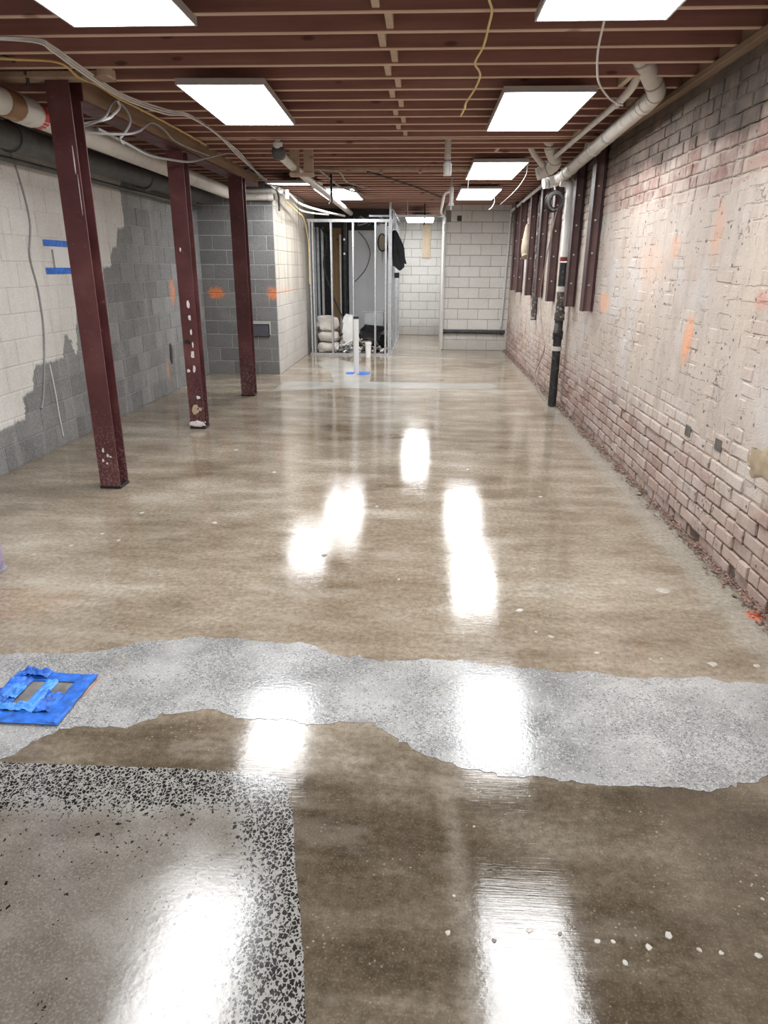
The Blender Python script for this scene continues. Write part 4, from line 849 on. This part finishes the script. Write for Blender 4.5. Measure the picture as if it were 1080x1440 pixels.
# lumber strip and rods under far joists
t_ = thing('timber_strip', 'long tan timber strip fixed across under the far joists', 'strip', (-.5, 9.2, 2.70))
q = MB(); q.cbox(-1.0, 1.0, -.02, .02, 0, .036, .003); q.obj('strip', M['bridge'], t_)
for x in (-.05, .42): q = MB(); q.cbox(x - .02, x + .02, -.03, .03, -.03, .0, .003); q.obj('cleat', M['bridge'], t_)
t_ = thing('steel_rod', 'horizontal galvanised track across the passage opening', 'track', (-.28, 13.55, 2.46))
q = MB(); q.box(-.75, .62, -.02, .02, 0, .006); q.box(-.75, .62, -.02, -.016, .006, .03); q.box(-.75, .62, .016, .02, .006, .03); q.obj('track', M['galvd'], t_)
q = MB(); q.tube([(-.05, 0, .03), (-.05, 0, .28)], .007, 6); q.obj('hanger_rod', M['galvd'], t_)
cable('cable', 'black cable crossing diagonally under the far joists', [(-.75, 9.6, 2.735), (-.5, 10.2, 2.725), (-.1, 11.5, 2.725), (.25, 12.8, 2.72)], .010, M['ck'])
cable('cable', 'black drop cord hanging in the passage opening', [(-.02, 14.2, 2.74), (-.02, 14.2, 2.60), (-.02, 14.2, 2.46), (-.03, 14.2, 2.36)], .014, M['ck'])
cable('cable', 'thin black cord slanting across the far white wall', [(-.42, 16.37, 2.745), (-.45, 16.3, 2.2), (-.585, 16.2, 1.75)], .008, M['ck'])

# ------------------------------------------------------------------ stud partition
SY = 13.48
t_ = thing('stud_partition', 'open galvanised metal stud partition at the far end', 'partition', (-1.4, SY, 0))
def stud(x0, w, y0, d, z0, z1, name='stud', rot=False):
    """C-shaped light-gauge stud, opening along x"""
    q = MB(); th = .003
    q.box(x0, x0 + th, y0, y0 + d, z0, z1); q.box(x0, x0 + w, y0, y0 + th, z0, z1); q.box(x0, x0 + w, y0 + d - th, y0 + d, z0, z1)
    q.box(x0 + w - th, x0 + w, y0, y0 + .012, z0, z1); q.box(x0 + w - th, x0 + w, y0 + d - .012, y0 + d, z0, z1)
    q.v = [(x + 1.4, y - SY, z) for x, y, z in q.v]
    return q.obj(name, M['galv'], t_)
for x in (-2.14, -2.085, -1.745, -1.34, -.93, -.735, -.672, -.64): stud(x, .036, SY, .07, .02, 2.39)
q = MB(); q.box(-.76, .81, -.004, .0, .0, .035); q.box(-.76, .81, 0, .075, 0, .003); q.obj('bottom_track', M['galv'], t_)
q = MB(); q.box(-.76, .81, -.004, .0, 2.37, 2.42); q.box(-.76, .81, 0, .075, 2.417, 2.42); q.box(-.76, .81, .075, .079, 2.37, 2.42); q.obj('top_track', M['galv'], t_)
stud(-.66, .045, SY + .01, .07, 2.42, 2.70, 'corner_stud')
# return wall of the partition along the passage
for y in (13.9, 14.6, 15.4, 16.2, 17.2): stud(-.62, .03, y, .05, .02, 2.60, 'return_stud')
q = MB(); q.box(.78, .81, .08, 4.2, 2.56, 2.60); q.obj('return_top_track', M['galv'], t_)
q = MB(); q.box(.78, .81, .08, 4.2, 2.22, 2.26); q.obj('return_rail', M['galv'], t_)
q = MB(); q.box(.78, .81, .08, 4.2, .0, .035); q.obj('return_bottom_track', M['galv'], t_)
q = MB(); q.box(.755, .775, .10, 4.2, .02, 2.2); q.obj('return_board', M['board'], t_)
# boards behind
q = MB(); q.cbox(-1.56, -1.03, 15.0, 15.014, .02, 2.30, .002); o = q.obj('wall_board', M['board']); tag(o, 'grey wall board standing behind the middle studs', 'board')
q = MB(); q.cbox(-1.02, -.66, 14.98, 14.994, .02, 2.42, .002); o = q.obj('wall_board', M['board2']); tag(o, 'pale grey wall board behind the right hand studs', 'board')
q = MB(); q.cbox(-2.30, -.66, 15.3, 15.32, 2.28, 2.72, .002); o = q.obj('header_board', M['dark']); tag(o, 'dark header above the boards behind the partition', 'header')
q = MB(); q.cbox(-1.93, -1.70, 14.92, 14.94, .02, 2.34, .002); o = q.obj('sheathing_panel', M['osb']); tag(o, 'brown sheathing strip standing behind the left studs', 'panel')
q = MB(); q.cbox(-2.29, -1.56, 15.40, 15.42, .02, 2.72, .002); o = q.obj('back_panel', M['castiron']); tag(o, 'dark back panel deep behind the left studs', 'panel')
for i, (x, y) in enumerate(((-2.16, 14.3), (-2.10, 14.36), (-2.02, 14.40))):
    q = MB(); q.box(-.022, .022, 0, .003, 0, 2.32); q.box(-.022, -.019, .003, .05, 0, 2.32); q.box(.019, .022, .003, .05, 0, 2.32)
    o = link('loose_stud', q.mesh('loose_stud', M['galvd']), None, (x, y, .003)); tag(o, ['left', 'middle', 'right'][i] + ' one of the spare metal studs stacked behind the partition', 'stud', 'spare metal studs')
t_ = thing('soil_pipe', 'black iron soil pipe standing behind the stud partition', 'pipe', (-1.62, 14.8, 0))
q = MB(); q.tube([(0, 0, .02), (0, 0, 2.5)], .05, 14); q.obj('pipe_run', M['castiron'], t_, True)
q = MB(); q.tube([(0, 0, .86), (0, 0, .96)], .065, 14); q.obj('hub', M['castiron'], t_, True)
for z in (2.12, 1.85): q = MB(); q.tube([(0, -.06, z), (0, -.045, z)], .022, 8); q.obj('clamp_bolt', M['galv'], t_)
q = MB(); q.tube([(0, 0, 0), (0, 0, 2.2)], .018, 8); o = link('copper_line', q.mesh('copper_line', M['conduit'], True), None, (-1.70, 14.7, .003)); tag(o, 'pale thin pipe standing left of the black soil pipe', 'pipe')
cable('cable', 'black hose hanging down in front of the brown sheathing', [(-2.02, 14.1, 2.35), (-1.9, 14.1, 2.1), (-1.95, 14.1, 1.6), (-1.82, 14.1, 1.15), (-1.62, 13.9, .75), (-1.52, 13.8, .55), (-1.56, 13.75, .38), (-1.63, 13.75, .33)], .018, M['ck'])
cable('cable', 'thin black wire curving across the grey wall board', [(-1.36, 14.992, 2.28), (-1.2, 14.992, 2.1), (-1.12, 14.992, 1.85), (-1.22, 14.992, 1.55), (-1.45, 14.992, 1.30)], .008, M['ck'])
t_ = thing('access_plate', 'beige oval access plate ringed by black hose on the pale board', 'plate', (-.87, 14.95, 2.07))
q = MB(); q.blob((0, 0, 0), (.075, .012, .15), 16, 10, .05, 2); q.obj('plate', M['beige'], t_, True)
q = MB(); q.tube([(math.cos(a * PI / 12) * .085, -.01, math.sin(a * PI / 12) * .165) for a in range(25)], .012, 6, False); q.obj('ring_hose', M['ck'], t_, True)
q = MB(); q.tube([(.0, -.01, -.17), (.0, -.01, -.36)], .005, 6); q.obj('pull_cord', M['cg'], t_)
# clutter overhead behind the partition
for i in range(6):
    x = -1.35 + .12 * i; cable('cable', ['first', 'second', 'third', 'fourth', 'fifth', 'sixth'][i] + ' of the tangled black leads above the grey board, counted from the left', [(x, 14.0, 2.50), (x + R(-.15, .15), 14.2, 2.42), (x + R(-.15, .15), 14.3, 2.36), (x + R(-.2, .2), 14.4, 2.40), (x + R(-.1, .1), 14.6, 2.52)], R(.010, .02), M[('ck', 'cg', 'ck')[i % 3]], group='tangled leads above the board')
# bags and scrap
bl = ['top', 'middle', 'bottom']
for i, (c, r) in enumerate((((-1.86, 13.9, .545), (.21, .17, .145)), ((-1.86, 13.9, .31), (.22, .18, .105)), ((-1.86, 13.9, .105), (.23, .19, .103)))):
    q = MB(); q.blob((0, 0, 0), r, 18, 11, .5 if i == 0 else .22, i + 1); o = link('white_sack', q.mesh('white_sack', M['bag'], True), None, c); tag(o, bl[i] + ' dusty white sack in the stack behind the studs', 'sack', 'stacked white sacks')
q = MB(); q.blob((0, 0, 0), (.19, .16, .33), 16, 11, .45, 7, None, 1.6); o = link('plastic_bag', q.mesh('plastic_bag', M['bagw'], True), None, (-1.42, 13.86, .33)); tag(o, 'crumpled white plastic bag right of the stacked sacks', 'bag')
q = MB(); q.blob((0, 0, 0), (.26, .2, .17), 18, 11, .5, 9); o = link('trash_bag', q.mesh('trash_bag', M['kbag'], True), None, (-1.0, 13.95, .31)); tag(o, 'slumped shiny black trash bag behind the studs', 'bag')
t_ = thing('storage_bin', 'clear plastic storage bin sitting behind the black trash bag', 'bin', (-1.0, 14.45, .40))
q = MB(); q.box(-.19, .19, -.14, -.134, 0, .34); q.box(-.19, .19, .134, .14, 0, .34); q.box(-.19, -.184, -.134, .134, 0, .34); q.box(.184, .19, -.134, .134, 0, .34); q.box(-.19, .19, -.14, .14, -.006, 0); q.obj('bin_wall', M['clear'], t_)
q = MB(); q.cbox(-.205, .205, -.155, .155, .34, .362, .005); q.obj('lid', M['clear'], t_)
q = MB(); q.cbox(-.15, .15, -.12, .12, .0, .05, .005); q.obj('folded_sheet', M['bagw'], t_)
q = MB(); q.cbox(-.3, .35, -.2, .2, 0, .39, .004); o = link('carton', q.mesh('carton', M['board'], False), None, (-1.0, 14.50, .002)); tag(o, 'grey carton under the clear plastic bin', 'carton')
sc = MB()
for i in range(220):
    x, y, z = R(-1.68, -.72), R(13.6, 14.1), R(0, 1) ** 2 * .26 + .01; L, w_ = R(.04, .26), R(.006, .028); a, e = R(0, 6.3), R(-.5, .6)
    d = Vector((math.cos(a) * math.cos(e), math.sin(a) * math.cos(e) * .5, math.sin(e))) * L / 2; p = Vector((x, y, z))
    p.z = max(p.z, abs(d.z) + w_); sc.cur = i % 4; sc.tube([p - d, p + d], w_, 4)
o = sc.obj('scrap_heap', [M['scrap'], M['kbag'], M['bagw'], M['kbag']]); tag(o, 'heap of mixed scrap offcuts on the floor behind the studs', 'scrap', kind='stuff')
# white pipe stubs and tape on the far floor
t_ = thing('pipe_stub', 'tall white pipe stub standing in the far floor', 'pipe', (-1.045, 11.05, 0))
q = MB(); q.tube([(0, 0, 0), (0, 0, .84)], .040, 18); q.obj('pipe_run', M['pvcb'], t_, True)
q = MB(); q.tube([(0, 0, .84), (0, 0, .875)], .042, 18); q.obj('rubber_cap', M['ck'], t_, True)
t_ = thing('pipe_stub', 'short white pipe stub in front of the stud partition', 'pipe', (-1.015, 13.1, 0))
q = MB(); q.tube([(0, 0, 0), (0, 0, .26)], [.048, .058], 18); q.obj('pipe_run', M['pvcb'], t_, True)
q = MB(); q.tube([(0, 0, .245), (0, 0, .275)], .062, 18); q.obj('rim', M['pvcb'], t_, True)
t_ = thing('tape_collar', 'blue tape strips around the foot of the tall pipe stub', 'tape', (-1.045, 11.05, .0035))
for (x0, x1, y0, y1) in ((-.16, -.045, -.13, .10), (.045, .21, -.11, .12), (-.045, .045, .05, .13), (.02, .16, -.15, -.10)):
    q = MB(); q.box(x0, x1, y0, y1, -.001, .001); q.obj('tape_strip', M['tape'], t_)
# coat on the corner stud
t_ = thing('coat', 'black coat with pale lining hung on the partition corner', 'coat', (-.56, 13.62, 1.62))
def sheet(outline_fn, nu, nv, th, mat, name, parent, smooth=True):
    q = MB(); vs = [outline_fn(i / nu, j / nv) for i in range(nu + 1) for j in range(nv + 1)]; n = len(vs)
    nrm = [Vector((0, -th, 0))] * n
    q.add(vs + [tuple(Vector(v) + Vector((0, th, 0))) for v in vs], [(i * (nv + 1) + j, i * (nv + 1) + j + 1, (i + 1) * (nv + 1) + j + 1, (i + 1) * (nv + 1) + j) for i in range(nu) for j in range(nv)] + [(n + i * (nv + 1) + j, n + (i + 1) * (nv + 1) + j, n + (i + 1) * (nv + 1) + j + 1, n + i * (nv + 1) + j + 1) for i in range(nu) for j in range(nv)]
          + [(i * (nv + 1) + j0, (i + 1) * (nv + 1) + j0, n + (i + 1) * (nv + 1) + j0, n + i * (nv + 1) + j0) for i in range(nu) for j0 in (0, nv)] + [(i0 * (nv + 1) + j, n + i0 * (nv + 1) + j, n + i0 * (nv + 1) + j + 1, i0 * (nv + 1) + j + 1) for j in range(nv) for i0 in (0, nu)])
    return q.obj(name, mat, parent, smooth)
def coat(u, v):       # v down
    wd = .05 + .11 * min(1, v * 2.2) * (1 if v < .85 else .8); x = (u - .5) * 2 * wd + .07 * v ** .8 - .02
    return (x, .03 * math.sin(u * 9 + v * 3) - .02, .62 - .66 * v + .04 * math.sin(u * 7) * v)
sheet(coat, 12, 12, .03, M['cloth'], 'body', t_)
def sleeve(u, v): return (.08 + (u - .5) * .09 + .10 * v, -.035 + .02 * math.sin(u * 6), .40 - .36 * v)
sheet(sleeve, 6, 8, .045, M['cloth'], 'sleeve', t_)
def lining(u, v): return (-.085 + (u - .5) * .05 + .03 * v, -.052, .42 - .45 * v)
sheet(lining, 4, 6, .006, M['clothw'], 'lining', t_)
q = MB(); q.cbox(-.05, .05, -.03, .03, -.05, .05, .006); o = link('black_box', q.mesh('black_box', M['blackbase']), None, (-.545, 14.4, 1.45)); tag(o, 'small black box fixed on the partition below the coat', 'box')
# tan plank on far wall
q = MB(); q.cbox(-.095, .095, -.045, -.007, 0, .74, .003); o = link('timber_board', q.mesh('timber_board', M['tan']), None, (.035, 17.8, 1.82)); tag(o, 'tan timber board fixed upright on the far white wall', 'board')

# ------------------------------------------------------------------ taped notice on the left wall
XL = LW + .0055
t_ = thing('taped_notice', 'white paper notice held by two blue tape strips on painted blocks', 'notice', (XL, 6.55, 1.66))
q = MB(); q.box(0, .0012, -.13, .34, -.09, .11); q.obj('paper', M['paper'], t_)
q = MB(); q.box(.0012, .0018, -.12, -.085, -.08, .075); q.obj('printed_bar', M['print'], t_)
q = MB(); q.box(.0014, .0026, -.24, .36, .10, .155); q.obj('tape_strip', M['tape'], t_)
q = MB(); q.box(.0014, .0026, -.26, .34, -.135, -.08); q.obj('tape_strip', M['tape'], t_)

# ------------------------------------------------------------------ taped drain cover on the floor
L0 = (-1.475, 2.213, .0015)
t_ = thing('taped_drain', 'floor drain masked with crumpled blue tape on the grey band', 'drain cover', L0)
q = MB(); q.cbox(-.165, .165, -.163, .163, 0, .006, .002); q.obj('cover_sheet', M['film'], t_)
def strip(x0, x1, y0, y1, amp, seed, mat, z=.0085, nx=22, ny=8, th=.002):
    q = MB(); vs = []
    for i in range(nx + 1):
        for j in range(ny + 1):
            x = x0 + (x1 - x0) * i / nx; y = y0 + (y1 - y0) * j / ny
            p = Vector((x * 26, y * 26, seed)); n_ = abs(mnoise.noise(p)) + .6 * abs(mnoise.noise(p * 2.3))
            e = min(i, nx - i) / 2; e = min(1, e)
            vs.append((x + mnoise.noise(p * .6) * .006, y + mnoise.noise(p * .6 + Vector((4, 4, 0))) * .006, z + amp * n_ * e))
    q.add(vs, [(i * (ny + 1) + j, (i + 1) * (ny + 1) + j, (i + 1) * (ny + 1) + j + 1, i * (ny + 1) + j + 1) for i in range(nx) for j in range(ny)])
    o = q.obj('tape_strip', mat, t_); md = o.modifiers.new('thick', 'SOLIDIFY'); md.thickness = .0012; md.offset = -1
    return o
strip(-.168, .168, -.166, -.095, .004, 1.3, M['tape']); strip(-.168, .168, .105, .166, .006, 4.1, M['tape'])
strip(.100, .168, -.16, .16, .004, 7.7, M['tape'], .0098, 12, 22); strip(-.168, -.075, -.16, .165, .022, 2.2, M['tape'], .010, 16, 26)
strip(-.02, .035, -.10, .11, .012, 9.2, M['taped'], .009, 8, 18); strip(-.13, .03, -.10, -.055, .020, 6.4, M['taped'], .011, 16, 8); strip(-.15, -.02, .12, .175, .028, 3.3, M['tape'], .014, 14, 8); strip(.03, .10, -.10, .02, .024, 5.5, M['tape'], .008, 10, 12); strip(-.14, -.07, -.02, .06, .030, 11.2, M['taped'], .014, 12, 10)
q = MB(); q.add([(.171, .0, .0006), (.176, .0, .0006), (.184, .16, .0006), (.176, .16, .0006)], [(0, 1, 2, 3)]); o = q.obj('chalk_line', M['red_line'], t_)
